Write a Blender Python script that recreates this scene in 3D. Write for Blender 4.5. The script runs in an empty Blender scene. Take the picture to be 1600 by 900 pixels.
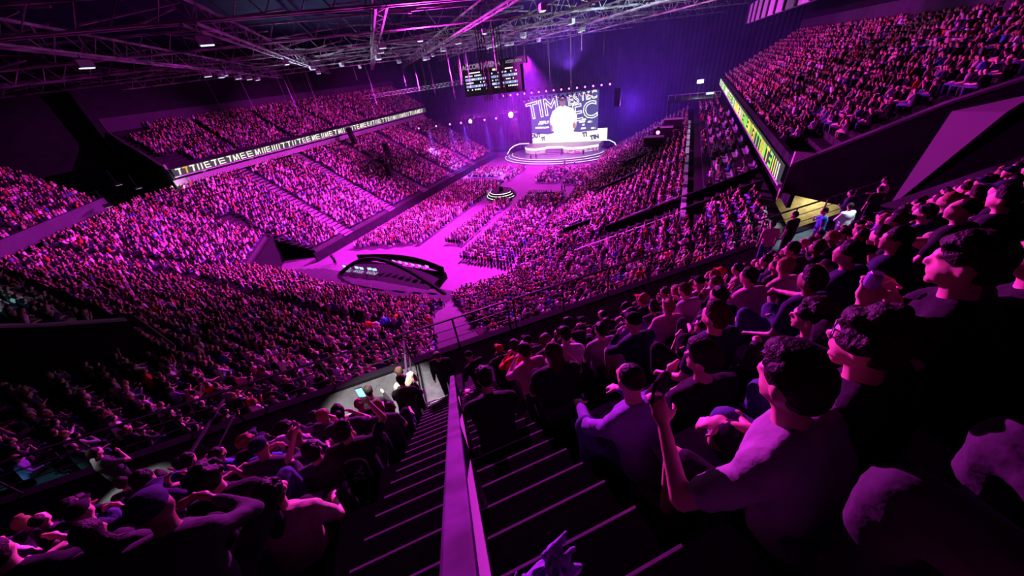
import bpy, bmesh, math, random
import numpy as np
from mathutils import Matrix, Vector, Quaternion

random.seed(7)
RNG = np.random.default_rng(11)
C = bpy.context.scene.collection
PI = math.pi
H = 24.0                                    # eye height above the arena floor

# ------------------------------------------------------------------ camera
SC = bpy.context.scene
cam_d = bpy.data.cameras.new('camera')
cam = bpy.data.objects.new('camera', cam_d)
C.objects.link(cam)
SC.camera = cam
cam_d.sensor_width = 36.0
cam_d.lens = 507.64 / 1600 * 36.0
cam_d.clip_start = 0.05
cam_d.clip_end = 400
_p, _r, _y = [math.radians(a) for a in (33.8677, -8.1068, -28.8602)]
_f = Vector((math.sin(_y) * math.cos(_p), math.cos(_y) * math.cos(_p), -math.sin(_p)))
_x = Vector((math.cos(_y), -math.sin(_y), 0))
_u = _x.cross(_f)
_X = math.cos(_r) * _x + math.sin(_r) * _u
_U = -math.sin(_r) * _x + math.cos(_r) * _u
cm = Matrix(((_X.x, _U.x, -_f.x, 0), (_X.y, _U.y, -_f.y, 0), (_X.z, _U.z, -_f.z, H), (0, 0, 0, 1)))
cam.matrix_world = cm

# ------------------------------------------------------------------ world, exposure
SC.view_settings.view_transform = 'Standard'
SC.view_settings.look = 'None'
SC.view_settings.gamma = 1.0
SC.view_settings.use_curve_mapping = False
SC.view_settings.exposure = 0.0
w = bpy.data.worlds.new('world')
SC.world = w
w.use_nodes = True
w.node_tree.nodes['Background'].inputs[0].default_value = (0.25, 0.02, 0.6, 1)
w.node_tree.nodes['Background'].inputs[1].default_value = 0.0015
try:
    SC.cycles.max_bounces = 4
    SC.cycles.diffuse_bounces = 2
    SC.cycles.glossy_bounces = 2
    SC.cycles.volume_bounces = 0
    SC.cycles.caustics_reflective = False
    SC.cycles.caustics_refractive = False
    SC.cycles.use_denoising = True
    SC.cycles.sample_clamp_indirect = 4
    SC.cycles.volume_step_rate = 4
except Exception:
    pass

# ------------------------------------------------------------------ lights (rig and house lamps, plus a few added ones)
MAG = (1.0, 0.034, 0.95)
VIO = (0.34, 0.05, 1.0)
def light(kind, loc, col, power, size=0.5, target=None, angle=60, blend=0.5, name='stage_or_added_light'):
    d = bpy.data.lights.new(name, kind)
    d.color = col
    d.energy = power
    if kind == 'SPOT':
        d.spot_size = math.radians(angle); d.spot_blend = blend; d.shadow_soft_size = size
    elif kind == 'POINT':
        d.shadow_soft_size = size
    elif kind == 'AREA':
        d.size = size
    o = bpy.data.objects.new(name, d)
    o.location = loc
    if target is not None:
        o.rotation_euler = (Vector(target) - Vector(loc)).to_track_quat('-Z', 'Y').to_euler()
    C.objects.link(o)
    return o

# wash lamps in the roof, shining down into the bowl
light('SPOT', (-32, 60, 26.5), MAG, 640000, 0.3, (-35, 57, 0), 148, .6)
light('SPOT', (-48, 40, 27.5), MAG, 60000, 0.35, (-58, 30, 6), 110, .8)
light('SPOT', (-34, 84, 26), MAG, 150000, 0.3, (-36, 76, 0), 110, .7)
# front-of-stage lamps reaching the near block and the right balcony
light('SPOT', (-46, 62, 24.5), MAG, 700000, 0.2, (6, 8, 15), 44, .7)
for _y in (36, 62, 88): light('SPOT', (-34, 50, 24.6), MAG, 110000, 0.3, (13, _y, 17), 36, .6)
for _y in (34, 60, 86): light('SPOT', (-40, 52, 24.6), MAG, 90000, 0.3, (-88, _y, 15), 36, .6)
light('SPOT', (-30, 48, 24.6), MAG, 90000, 0.3, (-80, 0, 15), 34, .6)
light('SPOT', (7.5, 27.0, 14.3), (.85, .95, 1.0), 900, .1, (2, 22.5, 11.5), 75, .6, name='walkway_lamp')
# added narrow beam from the near roof, brightening the wall wedge
light('SPOT', (-24, 6, 27.5), MAG, 34000, 0.3, (13.4, 27.9, 17.0), 13, .15)
# added uplights, put in only to brighten the roof trusses
light('SPOT', (-62, 44, 20), (.7, .85, 1.0), 16000, 0.4, (-52, 52, 30), 150, .8)
light('SPOT', (-8, 52, 21), (.7, .9, 1.0), 12000, 0.4, (-12, 60, 30), 140, .8)
light('SPOT', (-24, 84, 22), (.5, .15, 1.0), 22000, 0.4, (-26, 84, 32), 150, .8)
# violet wash around the stage
light('POINT', (-51.8, 83.6, 13.2), MAG, 3500, 0.25)
light('POINT', (-39.6, 83.6, 14.0), MAG, 6000, 0.25)
for _x in (-66, -58.5, -54, -47, -43):
    light('SPOT', (_x, 84, 12.4), (.38, .12, 1.0), 110000, .15, (_x + 2.5, 80, -1), 34, .9)
for _x in (-24, -19, -14):
    light('SPOT', (_x, 91, 17.6), (.4, .1, 1.0), 40000, .15, (_x + 2, 89, 0), 24, .6)
light('POINT', (-12, 96, 13), VIO, 12000, 0.6)

# ------------------------------------------------------------------ materials
def mat(name, col, rough=0.7, metal=0.0, emit=None, strength=0.0, noise=0.0, nscale=8.0, col2=None, bump=0.0):
    m = bpy.data.materials.get(name)
    if m: return m
    m = bpy.data.materials.new(name); m.use_nodes = True
    nt = m.node_tree; b = nt.nodes['Principled BSDF']
    b.inputs['Base Color'].default_value = (*col, 1)
    b.inputs['Roughness'].default_value = rough
    b.inputs['Metallic'].default_value = metal
    if rough >= .6: b.inputs['Specular IOR Level'].default_value = .06
    if emit:
        b.inputs['Emission Color'].default_value = (*emit, 1)
        b.inputs['Emission Strength'].default_value = strength
    if noise > 0 or bump > 0:
        tc = nt.nodes.new('ShaderNodeTexCoord')
        n = nt.nodes.new('ShaderNodeTexNoise'); n.inputs['Scale'].default_value = nscale; n.inputs['Detail'].default_value = 3
        nt.links.new(tc.outputs['Object'], n.inputs['Vector'])
        if noise > 0:
            mx = nt.nodes.new('ShaderNodeMix'); mx.data_type = 'RGBA'
            c2 = col2 if col2 else tuple(c * (1 - noise) for c in col)
            mx.inputs[6].default_value = (*col, 1); mx.inputs[7].default_value = (*c2, 1)
            cr = nt.nodes.new('ShaderNodeMapRange'); cr.inputs[1].default_value = 0.35; cr.inputs[2].default_value = 0.65
            nt.links.new(n.outputs['Fac'], cr.inputs[0]); nt.links.new(cr.outputs[0], mx.inputs[0])
            nt.links.new(mx.outputs[2], b.inputs['Base Color'])
        if bump > 0:
            bp = nt.nodes.new('ShaderNodeBump'); bp.inputs['Strength'].default_value = bump; bp.inputs['Distance'].default_value = 0.02
            nt.links.new(n.outputs['Fac'], bp.inputs['Height']); nt.links.new(bp.outputs[0], b.inputs['Normal'])
    return m

def emis(name, col, s):
    m = bpy.data.materials.get(name)
    if m: return m
    m = bpy.data.materials.new(name); m.use_nodes = True
    nt = m.node_tree; nt.nodes.clear()
    e = nt.nodes.new('ShaderNodeEmission'); o = nt.nodes.new('ShaderNodeOutputMaterial')
    e.inputs[0].default_value = (*col, 1); e.inputs[1].default_value = s
    nt.links.new(e.outputs[0], o.inputs[0])
    return m

M_FLOOR = mat('arena_floor', (0.13, 0.08, 0.14), 0.7, noise=0.15, nscale=0.4)
M_CONC = mat('concrete', (0.05, 0.042, 0.055), 0.85, noise=0.25, nscale=1.5, bump=0.2)
M_CONCD = mat('dark_terrace', (0.03, 0.026, 0.032), 0.85, noise=0.3, nscale=2.0)
M_STEP = mat('dark_carpet_step', (0.007, 0.007, 0.009), 0.9, noise=0.4, nscale=20)
M_NOSE = mat('aluminium_nosing', (0.85, 0.83, 0.85), 0.5, 0.0)
M_WALL = mat('dark_wall', (0.016, 0.014, 0.02), 0.85, noise=0.3, nscale=0.8)
M_WALLP = mat('painted_wall', (0.06, 0.05, 0.07), 0.8, noise=0.2, nscale=0.5)
M_AISL = mat('aisle_concrete', (0.17, 0.14, 0.18), .8, noise=.2, nscale=2)
M_BLACK = mat('black_drape', (0.012, 0.012, 0.014), 0.9, noise=0.3, nscale=3)
M_CEIL = mat('roof_deck', (0.012, 0.016, 0.04), 0.9, noise=0.4, nscale=0.3)
M_STEEL = mat('pale_steel', (0.62, 0.62, 0.66), 0.5, 0.1, noise=0.2, nscale=2)
M_STEELD = mat('dark_steel', (0.03, 0.03, 0.035), 0.5, 0.3)
M_RAIL = mat('brushed_rail', (0.10, 0.06, 0.14), 0.6, 0.0, noise=0.75, nscale=5, bump=0.1)
M_CONE = mat('speaker_black', (0.015, 0.015, 0.018), 0.6)
M_WHITE = emis('led_white', (1.0, 0.98, 0.92), 1.6)
M_SKIN = mat('skin', (0.62, 0.36, 0.27), 0.55, noise=0.1, nscale=9)
M_HAIRD = mat('dark_hair', (0.022, 0.014, 0.012), 0.55, noise=0.5, nscale=60, bump=0.8)
M_HAIRB = mat('brown_hair', (0.07, 0.035, 0.02), 0.55, noise=0.5, nscale=60, bump=0.8)
for _m in (M_HAIRD, M_HAIRB): _m.node_tree.nodes['Principled BSDF'].inputs['Specular IOR Level'].default_value = .12
CLOTH = {
 'black': (0.014, 0.013, 0.016), 'charcoal': (0.05, 0.05, 0.055), 'grey': (0.28, 0.27, 0.30), 'white': (0.78, 0.76, 0.78),
 'navy': (0.02, 0.025, 0.06), 'blue': (0.06, 0.14, 0.4), 'red': (0.6, 0.05, 0.04), 'purple': (0.22, 0.14, 0.42), 'pink': (0.62, 0.3, 0.42),
 'denim': (0.07, 0.09, 0.2), 'beige': (0.5, 0.42, 0.3), 'green': (0.1, 0.25, 0.12)}
def cloth(c):
    m = mat('cloth_' + c, CLOTH[c], 0.9, noise=0.2, nscale=14, bump=0.5); m.node_tree.nodes['Principled BSDF'].inputs['Specular IOR Level'].default_value = .15; return m

# ------------------------------------------------------------------ helpers
def tag(o, label=None, cat=None, group=None, kind=None):
    if label: o['label'] = label
    if cat: o['category'] = cat
    if group: o['group'] = group
    if kind: o['kind'] = kind
    return o
def empty(name, loc=(0, 0, 0), rz=0):
    o = bpy.data.objects.new(name, None); C.objects.link(o); o.location = loc; o.rotation_euler = (0, 0, rz); o.empty_display_size = 0.2
    return o

class MB:
    def __init__(s): s.v = []; s.f = []
    def add(s, vs, fs):
        n = len(s.v); s.v += [tuple(v) for v in vs]; s.f += [tuple(i + n for i in f) for f in fs]; return s
    def box(s, c, size, R=None):
        hx, hy, hz = size[0] / 2, size[1] / 2, size[2] / 2
        vs = [Vector((x, y, z)) for z in (-hz, hz) for y in (-hy, hy) for x in (-hx, hx)]
        if R is not None: vs = [R @ v for v in vs]
        c = Vector(c)
        return s.add([v + c for v in vs], [(0, 2, 3, 1), (4, 5, 7, 6), (0, 1, 5, 4), (2, 6, 7, 3), (0, 4, 6, 2), (1, 3, 7, 5)])
    def bar(s, a, b, wd, ht=None, up=(0, 0, 1)):
        a = Vector(a); b = Vector(b); ht = ht or wd
        d = (b - a); L = d.length; d.normalize(); up = Vector(up)
        if abs(d.dot(up)) > .98: up = Vector((1, 0, 0))
        x = d.cross(up).normalized(); z = x.cross(d)
        R = Matrix((x, d, z)).transposed()
        return s.box((a + b) / 2, (wd, L, ht), R)
    def tube(s, a, b, r0, r1=None, n=8, caps=True):
        a = Vector(a); b = Vector(b); r1 = r0 if r1 is None else r1
        d = (b - a).normalized(); up = Vector((0, 0, 1)) if abs(d.z) < .98 else Vector((1, 0, 0))
        x = d.cross(up).normalized(); z = x.cross(d)
        vs = [a + (x * math.cos(t) + z * math.sin(t)) * r0 for t in [2 * PI * i / n for i in range(n)]]
        vs += [b + (x * math.cos(t) + z * math.sin(t)) * r1 for t in [2 * PI * i / n for i in range(n)]]
        fs = [(i, (i + 1) % n, n + (i + 1) % n, n + i) for i in range(n)]
        if caps: fs += [tuple(range(n))[::-1], tuple(range(n, 2 * n))]
        return s.add(vs, fs)
    def path(s, pts, r, n=6, closed=False):
        k = len(pts)
        for i in range(k if closed else k - 1): s.tube(pts[i], pts[(i + 1) % k], r, n=n, caps=not closed)
        return s
    def quad(s, a, b, c, d): return s.add([a, b, c, d], [(0, 1, 2, 3)])
    def prism(s, pts, off):
        """polygon pts (3D) extruded by vector off"""
        n = len(pts); off = Vector(off)
        vs = [Vector(p) for p in pts] + [Vector(p) + off for p in pts]
        return s.add(vs, [tuple(range(n))[::-1], tuple(range(n, 2 * n))] + [(i, (i + 1) % n, n + (i + 1) % n, n + i) for i in range(n)])
    def lathe(s, c, prof, n=32):
        vs = []; fs = []
        for (r, z) in prof:
            for i in range(n):
                t = 2 * PI * i / n; vs.append((c[0] + r * math.cos(t), c[1] + r * math.sin(t), c[2] + z))
        for k in range(len(prof) - 1):
            for i in range(n):
                j = (i + 1) % n; fs.append((k * n + i, k * n + j, (k + 1) * n + j, (k + 1) * n + i))
        fs.append(tuple(range(n))[::-1]); fs.append(tuple(range((len(prof) - 1) * n, len(prof) * n)))
        return s.add(vs, fs)
    def mesh(s, name, m):
        me = bpy.data.meshes.new(name); me.from_pydata([tuple(v) for v in s.v], [], s.f); 
        if m: me.materials.append(m)
        me.update()
        return me
    def build(s, name, m, parent=None):
        o = bpy.data.objects.new(name, s.mesh(name, m)); C.objects.link(o)
        if parent: o.parent = parent
        return o
def struct(name, mb, m, parent=None):
    o = mb.build(name, m, parent)
    if parent is None: o['kind'] = 'structure'
    return o

def text_mesh(s, size, m, name, extrude=0.01, outline=0.0, bold=0.0):
    cu = bpy.data.curves.new('t', 'FONT'); cu.body = s; cu.size = size; cu.extrude = extrude; cu.align_x = 'CENTER'; cu.align_y = 'CENTER'
    cu.offset = bold
    if outline > 0:
        cu.fill_mode = 'NONE'; cu.bevel_depth = outline; cu.extrude = 0; cu.bevel_resolution = 0
    cu.resolution_u = 3
    o = bpy.data.objects.new('t', cu); C.objects.link(o)
    bpy.context.view_layer.update()
    me = bpy.data.meshes.new_from_object(o.evaluated_get(bpy.context.evaluated_depsgraph_get()))
    bpy.data.objects.remove(o); bpy.data.curves.remove(cu)
    me.name = name; me.materials.clear(); me.materials.append(m)
    return me
def place(me, name, parent, M):
    o = bpy.data.objects.new(name, me); C.objects.link(o); o.matrix_world = M
    if parent:
        o.parent = parent; o.matrix_parent_inverse = Matrix.Identity(4)
    return o
def frame(o, x, y):
    """matrix with local x,y axes along world x,y vectors"""
    x = Vector(x).normalized(); y = Vector(y); z = x.cross(y).normalized(); y = z.cross(x)
    M = Matrix((x, y, z)).transposed().to_4x4(); M.translation = Vector(o)
    return M

# ------------------------------------------------------------------ plan of the bowl
S2 = math.sqrt(0.5)
DN = Vector((-S2, S2, 0)); WR = Vector((S2, S2, 0))       # down the camera's aisle, along its rows
SL = math.radians(42.377)
def P_uw(u, w_, z): return DN * u + WR * w_ + Vector((0, 0, z))
def on_plane(s, w_, perp):
    """point on (or perp above) the nosing plane of the camera's block; perp = distance below the eye's parallel plane"""
    u = s * math.cos(SL) - perp * math.sin(SL); z = H - s * math.sin(SL) - perp * math.cos(SL)
    return P_uw(u, w_, z)
XC = -36.6
def mirror(p): return Vector((2 * XC - p[0], p[1], p[2]))

struct('floor', MB().box((XC, 62, -0.2), (50, 92, 0.4)), M_FLOOR)

# lower bowl -------------------------------------------------
NR = 30; RUN = 26.0 / NR; RISE = 13.0 / NR; Z0 = 0.5
def lower_seg(side, d):
    """ends of the row line at offset d, in plan, walking so that the arena is on the left"""
    xr = -18.6 + d
    a = (xr, math.sqrt(2) * (36 - d) + xr)                     # right side / chamfer corner
    yn = 28 - d
    b = (yn - math.sqrt(2) * max(36 - d, 9.8), yn)             # chamfer / near end corner
    if side == 'R': return Vector((*a, 0)), Vector((xr, 101, 0))
    if side == 'C': return Vector((*b, 0)), Vector((*a, 0))
    if side == 'N': return Vector((2 * XC - b[0], yn, 0)), Vector((*b, 0))
    if side == 'D':
        return Vector((2 * XC - a[0], a[1], 0)), Vector((2 * XC - b[0], yn, 0))
    if side == 'L': return Vector((2 * XC - xr, 101, 0)), Vector((2 * XC - a[0], a[1], 0))
SIDE_OUT = {'R': Vector((1, 0, 0)), 'C': -DN, 'N': Vector((0, -1, 0)), 'D': Vector((-S2, -S2, 0)), 'L': Vector((-1, 0, 0))}
SIDE_NAME = {'R': 'terrace_right', 'C': 'terrace_corner', 'N': 'terrace_near', 'D': 'terrace_far_corner', 'L': 'terrace_left'}
for sd in 'RCNDL':
    mb = MB()
    for k in range(NR + (7 if sd == 'N' else 0)):
        if sd == 'D' and k < 9: continue
        a0, b0 = lower_seg(sd, k * RUN); a1, b1 = lower_seg(sd, (k + 1) * RUN); z = Z0 + k * RISE
        zz = Vector((0, 0, z)); zr = Vector((0, 0, z - RISE if k else 0.0))
        if sd == 'D' and k == 9: zr = Vector((0, 0, 0))
        mb.quad(a0 + zz, b0 + zz, b1 + zz, a1 + zz)
        mb.quad(a0 + zr, b0 + zr, b0 + zz, a0 + zz)
    struct(SIDE_NAME[sd], mb, M_CONC)
ZT = Z0 + NR * RISE     # 13.5
for y in (39.0, 51.5, 64.0, 76.5, 88.5):
    mb = MB()
    for k in range(NR * 2):
        x0 = -54.6 - k * RUN / 2; z = Z0 + k * RISE / 2 + .06
        mb.quad((x0, y - 1.0, z), (x0, y + 1.0, z), (x0 - RUN / 2, y + 1.0, z), (x0 - RUN / 2, y - 1.0, z)); mb.quad((x0, y - 1.0, z - RISE / 2), (x0, y + 1.0, z - RISE / 2), (x0, y + 1.0, z), (x0, y - 1.0, z))
    struct('stairs_left' if y < 40 else 'stairs_left.%03d' % int(y / 12), mb, M_AISL)
struct('trim_front_left', MB().box((-54.3, 65.5, .8), (.3, 71, 1.6)), M_WALL)
mb = MB()
for k in range(NR * 2 - 3):
    u0 = 36 - k * RUN / 2; z = Z0 + k * RISE / 2 + .06
    mb.quad(P_uw(u0, -.7, z), P_uw(u0, 1.8, z), P_uw(u0 - RUN / 2, 1.8, z), P_uw(u0 - RUN / 2, -.7, z)); mb.quad(P_uw(u0, -.7, z - RISE / 2), P_uw(u0, 1.8, z - RISE / 2), P_uw(u0, 1.8, z), P_uw(u0, -.7, z))
struct('stairs_lower', mb, M_AISL)

# ------------------------------------------------------------------ crowd (low-detail, counted past the nearest 300)
SKIN_C = [(0.62, 0.36, 0.27), (0.55, 0.30, 0.22), (0.30, 0.16, 0.10), (0.68, 0.42, 0.33)]
HAIR_C = [(0.02, 0.015, 0.012), (0.05, 0.03, 0.02), (0.10, 0.06, 0.03), (0.015, 0.012, 0.012)]
TOP_C = [CLOTH[k] for k in ['black'] * 13 + ['charcoal'] * 5 + ['grey'] * 3 + ['white'] * 5 + ['navy'] * 3 + ['blue', 'red', 'purple', 'pink', 'beige', 'green', 'pink']]
LEG_C = [CLOTH[k] for k in ['black'] * 4 + ['denim'] * 5 + ['charcoal'] * 2 + ['beige']]
class T:
    """low poly template: verts with role 0 skin 1 hair 2 top 3 legs"""
    def __init__(s): s.v = []; s.r = []; s.f = []
    def ring(s, rings, role, n=4, cap0=False, cap1=True, rot=PI / 4):
        base = len(s.v)
        for (c, rx, ry) in rings:
            for i in range(n):
                t = rot + 2 * PI * i / n
                s.v.append((c[0] + rx * math.cos(t), c[1] + ry * math.sin(t), c[2])); s.r.append(role)
        for k in range(len(rings) - 1):
            for i in range(n):
                j = (i + 1) % n; a = base + k * n + i; b = base + k * n + j
                s.f.append((a, b, b + n)); s.f.append((a, b + n, a + n))
        if cap1:
            o = base + (len(rings) - 1) * n
            for i in range(1, n - 1): s.f.append((o, o + i, o + i + 1))
        if cap0:
            for i in range(1, n - 1): s.f.append((base, base + i + 1, base + i))
    def limb(s, a, b, r0, r1, role, n=4):
        base = len(s.v); a = Vector(a); b = Vector(b); d = (b - a).normalized()
        up = Vector((0, 0, 1)) if abs(d.z) < .95 else Vector((0, 1, 0)); x = d.cross(up).normalized(); z = x.cross(d)
        for (c, r) in ((a, r0), (b, r1)):
            for i in range(n):
                t = PI / 4 + 2 * PI * i / n; s.v.append(tuple(c + (x * math.cos(t) + z * math.sin(t)) * r)); s.r.append(role)
        for i in range(n):
            j = (i + 1) % n; s.f.append((base + i, base + j, base + n + j)); s.f.append((base + i, base + n + j, base + n + i))
        for i in range(1, n - 1): s.f.append((base + n, base + n + i, base + n + i + 1))
def templ(lod, arms, stand=False, hair=True):
    t = T(); h = 0.42 if stand else 0.0
    n = 4 if lod == 0 else 8
    rt = PI / 4 if lod == 0 else PI / 8
    k = 1.25 if lod == 0 else 1.0
    t.ring([((0, 0, .42 + h), .19 * k, .14 * k), ((0, .0, .62 + h), .17 * k, .12 * k), ((0, .03, .92 + h), .23 * k, .13 * k), ((0, .03, 1.03 + h), .15 * k, .09 * k)] if lod else
           [((0, 0, .42 + h), .24, .17), ((0, .03, .98 + h), .28, .16)], 2, n, rot=rt)
    hc = 1.19 + h
    if lod == 0:
        t.ring([((0, .07, hc - .14), .09, .09), ((0, .08, hc), .115, .12), ((0, .06, hc + .11), .09, .1)], 0, 4)
        if hair: t.ring([((0, .0, hc - .08), .10, .09), ((0, .01, hc + .05), .125, .13), ((0, .03, hc + .14), .08, .09)], 1, 4)
    else:
        t.ring([((0, .03, .98 + h), .06, .06), ((0, .04, hc - .1), .055, .06), ((0, .08, hc - .07), .06, .07), ((0, .075, hc), .078, .095), ((0, .06, hc + .07), .07, .085)], 0, 6)
        if hair: t.ring([((0, .0, hc - .1), .055, .05), ((0, .005, hc - .02), .088, .085), ((0, .02, hc + .07), .088, .10), ((0, .04, hc + .125), .05, .06)], 1, 7)
        else: t.ring([((0, .03, hc + .0), .08, .1), ((0, .04, hc + .12), .05, .06)], 0, 6)
    if stand:
        for sx in (-1, 1): t.limb((sx * .1, 0, .9), (sx * .11, 0, .02), .1, .06, 3, 4 if lod == 0 else 6)
    else:
        for sx in (-1, 1):
            t.limb((sx * .1, 0, .5), (sx * .14, .46, .52), .1, .08, 3, 4 if lod == 0 else 6)
            if lod: t.limb((sx * .14, .46, .54), (sx * .13, .42, .04), .075, .05, 3, 6)
    an = 3 if lod == 0 else 6
    SH = [(-.23, .03, .94 + h), (.23, .03, .94 + h)]
    if lod == 0 and arms == 0: return t
    for i, sx in enumerate((-1, 1)):
        s_ = SH[i]
        if arms == 0: e, w_ = (sx * .27, .06, .66 + h), (sx * .12, .3, .62 + h)
        elif arms == 1: e, w_ = (sx * .3, .2, .74 + h), (sx * .08, .36, .92 + h)      # hands up before the face
        elif arms == 2: e, w_ = (sx * .36, .1, 1.15 + h), (sx * .3, .18, 1.42 + h) if sx > 0 else (sx * .2, .3, .66 + h)
        elif arms == 3: e, w_ = (sx * .3, .1, .7 + h), (sx * .03, .2, 1.0 + h)          # hand at chin / clapping
        if lod: t.limb(s_, e, .055, .045, 2, an); t.limb(e, w_, .042, .03, 0, an); t.limb(w_, Vector(w_) + (Vector(w_) - Vector(e)).normalized() * .13, .04, .02, 0, an)
        else: t.limb(e, w_, .06, .05, 0, 3)
    return t
TPL = {}
for lod in (0, 1):
    TPL[lod] = [templ(lod, a, False, hr) for (a, hr) in [(0, True), (0, True), (0, True), (3, True), (0, False), (0, True), (3, True), (0, True), (1, True), (0, True), (3, True), (0, True), (0, False), (2, True)]]
    TPL[(lod, 's')] = [templ(lod, a, True) for a in (0, 3)]
CROWD = {}                                     # (lod key, template index) -> list of (x,y,z,yaw,scale)
def put(x, y, z, yaw, lod, stand=False, si=None):
    key = (lod, 's') if stand else lod
    i = random.randrange(len(TPL[key])) if si is None else si
    CROWD.setdefault((key, i), []).append((x, y, z, yaw, random.uniform(.93, 1.07)))
NEARP = []
def pull_nearest(n):
    """take the n figures that show largest out of the low-detail crowd; they become people of their own"""
    c = []
    for key, lst in CROWD.items():
        if key[0] in (0, (0, 's')): continue
        for i, (x, y, z, yaw, s_) in enumerate(lst):
            v = Vector((x, y, z + 1.1 - H)); d = v.dot(_f)
            if d < 2: continue
            px = 800 + 507.64 * v.dot(_X) / d; py = 450 - 507.64 * v.dot(_U) / d; u = (-x + y) * S2
            if not (5 < px < 1595 and 5 < py < 895) or u < 9: continue
            if H + v.z * 7.72 / u < 17.6: continue
            if x < -24 and y < 3.2: continue
            c.append((d, key, i))
    c.sort(key=lambda q: q[0]); c = c[:n]
    for d, key, i in sorted(c, key=lambda q: -q[2]): NEARP.append(CROWD[key].pop(i))
def build_crowd():
    V = []; F = []; COL = []; off = 0
    for (key, i), lst in CROWD.items():
        t = TPL[key][i]; A = np.array(lst); n = len(A)
        v = np.array(t.v); r = np.array(t.r); f = np.array(t.f)
        lean = RNG.normal(0.05, 0.12, n)
        hz = np.clip(v[:, 2] - .45, 0, 2)
        x = v[None, :, 0] * A[:, 4:5]; y = (v[None, :, 1] + hz[None, :] * lean[:, None]) * A[:, 4:5]; z = v[None, :, 2] * A[:, 4:5] + np.zeros((n, 1))
        # head turn
        c = np.cos(A[:, 3:4]); s = np.sin(A[:, 3:4])
        X = x * c - y * s + A[:, 0:1]; Y = x * s + y * c + A[:, 1:2]; Z = z + A[:, 2:3]
        V.append(np.stack([X, Y, Z], -1).reshape(-1, 3))
        F.append((f[None] + (np.arange(n) * len(v))[:, None, None] + off).reshape(-1, 3)); off += n * len(v)
        pal = np.zeros((n, 4, 3))
        for q, P_ in enumerate((SKIN_C, HAIR_C, TOP_C, LEG_C)):
            P_ = np.array(P_); pal[:, q] = P_[RNG.integers(0, len(P_), n)] * RNG.uniform(.75, 1.2, (n, 1))
        COL.append(pal[:, r].reshape(-1, 3))
    V = np.concatenate(V); F = np.concatenate(F); COL = np.clip(np.concatenate(COL), 0, 1)
    me = bpy.data.meshes.new('crowd')
    me.vertices.add(len(V)); me.vertices.foreach_set('co', V.ravel().astype(np.float32))
    me.loops.add(F.size); me.loops.foreach_set('vertex_index', F.ravel().astype(np.int32))
    me.polygons.add(len(F)); me.polygons.foreach_set('loop_start', np.arange(0, F.size, 3, dtype=np.int32))
    try: me.polygons.foreach_set('loop_total', np.full(len(F), 3, dtype=np.int32))
    except Exception: pass
    me.update(calc_edges=True)
    at = me.color_attributes.new('Col', 'FLOAT_COLOR', 'POINT')
    at.data.foreach_set('color', np.concatenate([COL, np.ones((len(COL), 1))], 1).ravel().astype(np.float32))
    m = mat('crowd_cloth', (.5, .5, .5), 0.7)
    nt = m.node_tree; a = nt.nodes.new('ShaderNodeVertexColor'); a.layer_name = 'Col'
    nt.links.new(a.outputs[0], nt.nodes['Principled BSDF'].inputs['Base Color'])
    me.materials.append(m)
    o = bpy.data.objects.new('crowd', me); C.objects.link(o)
    tag(o, 'packed crowd of seated fans filling the arena bowl and floor beyond the front fence', 'crowd', kind='stuff')
    print('crowd persons', sum(len(l) for l in CROWD.values()), 'tris', len(F))
STAGE = (-32.0, 97.0)
def face_yaw(x, y, out):
    """mostly down the rake, turned some way towards the stage"""
    base = math.atan2(-out.y, -out.x); st = math.atan2(STAGE[1] - y, STAGE[0] - x)
    d = (st - base + PI) % (2 * PI) - PI
    return base + max(-.9, min(.9, d * .75)) - PI / 2 + random.gauss(0, .18)
def dist(x, y, z=10): return math.sqrt(x * x + y * y + (H - z) ** 2)
def row_people(a, b, z, out, aisles, along0, skip=None, fill=.96, pitch=.52, force=None):
    """seat people on the row from a to b; aisles = intervals of the coordinate measured from along0 (a function point->t)"""
    d = (b - a); L = d.length; d = d / L; n = int(L / pitch)
    off = random.uniform(0, .1)
    for i in range(n):
        p = a + d * (off + (i + .5) * pitch); t = along0(p)
        if any(q0 < t < q1 for q0, q1 in aisles) or random.random() > fill: continue
        if skip and skip(p.x, p.y, z): continue
        r = dist(p.x, p.y, z)
        p = p + Vector((random.gauss(0, .09), random.gauss(0, .09), random.choice((0, 0, 0, 0, 0, .06, -.05))))
        put(p.x, p.y, z, face_yaw(p.x, p.y, out), (0 if r > 42 else 1) if force is None else force)
ay = lambda ys, h=.75: [(y - h, y + h) for y in ys]
LEFT_A = ay([39.0, 51.5, 64.0, 76.5, 88.5], 1.15)
RIGHT_A = ay([34.6, 45.5, 58, 70, 82])
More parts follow.
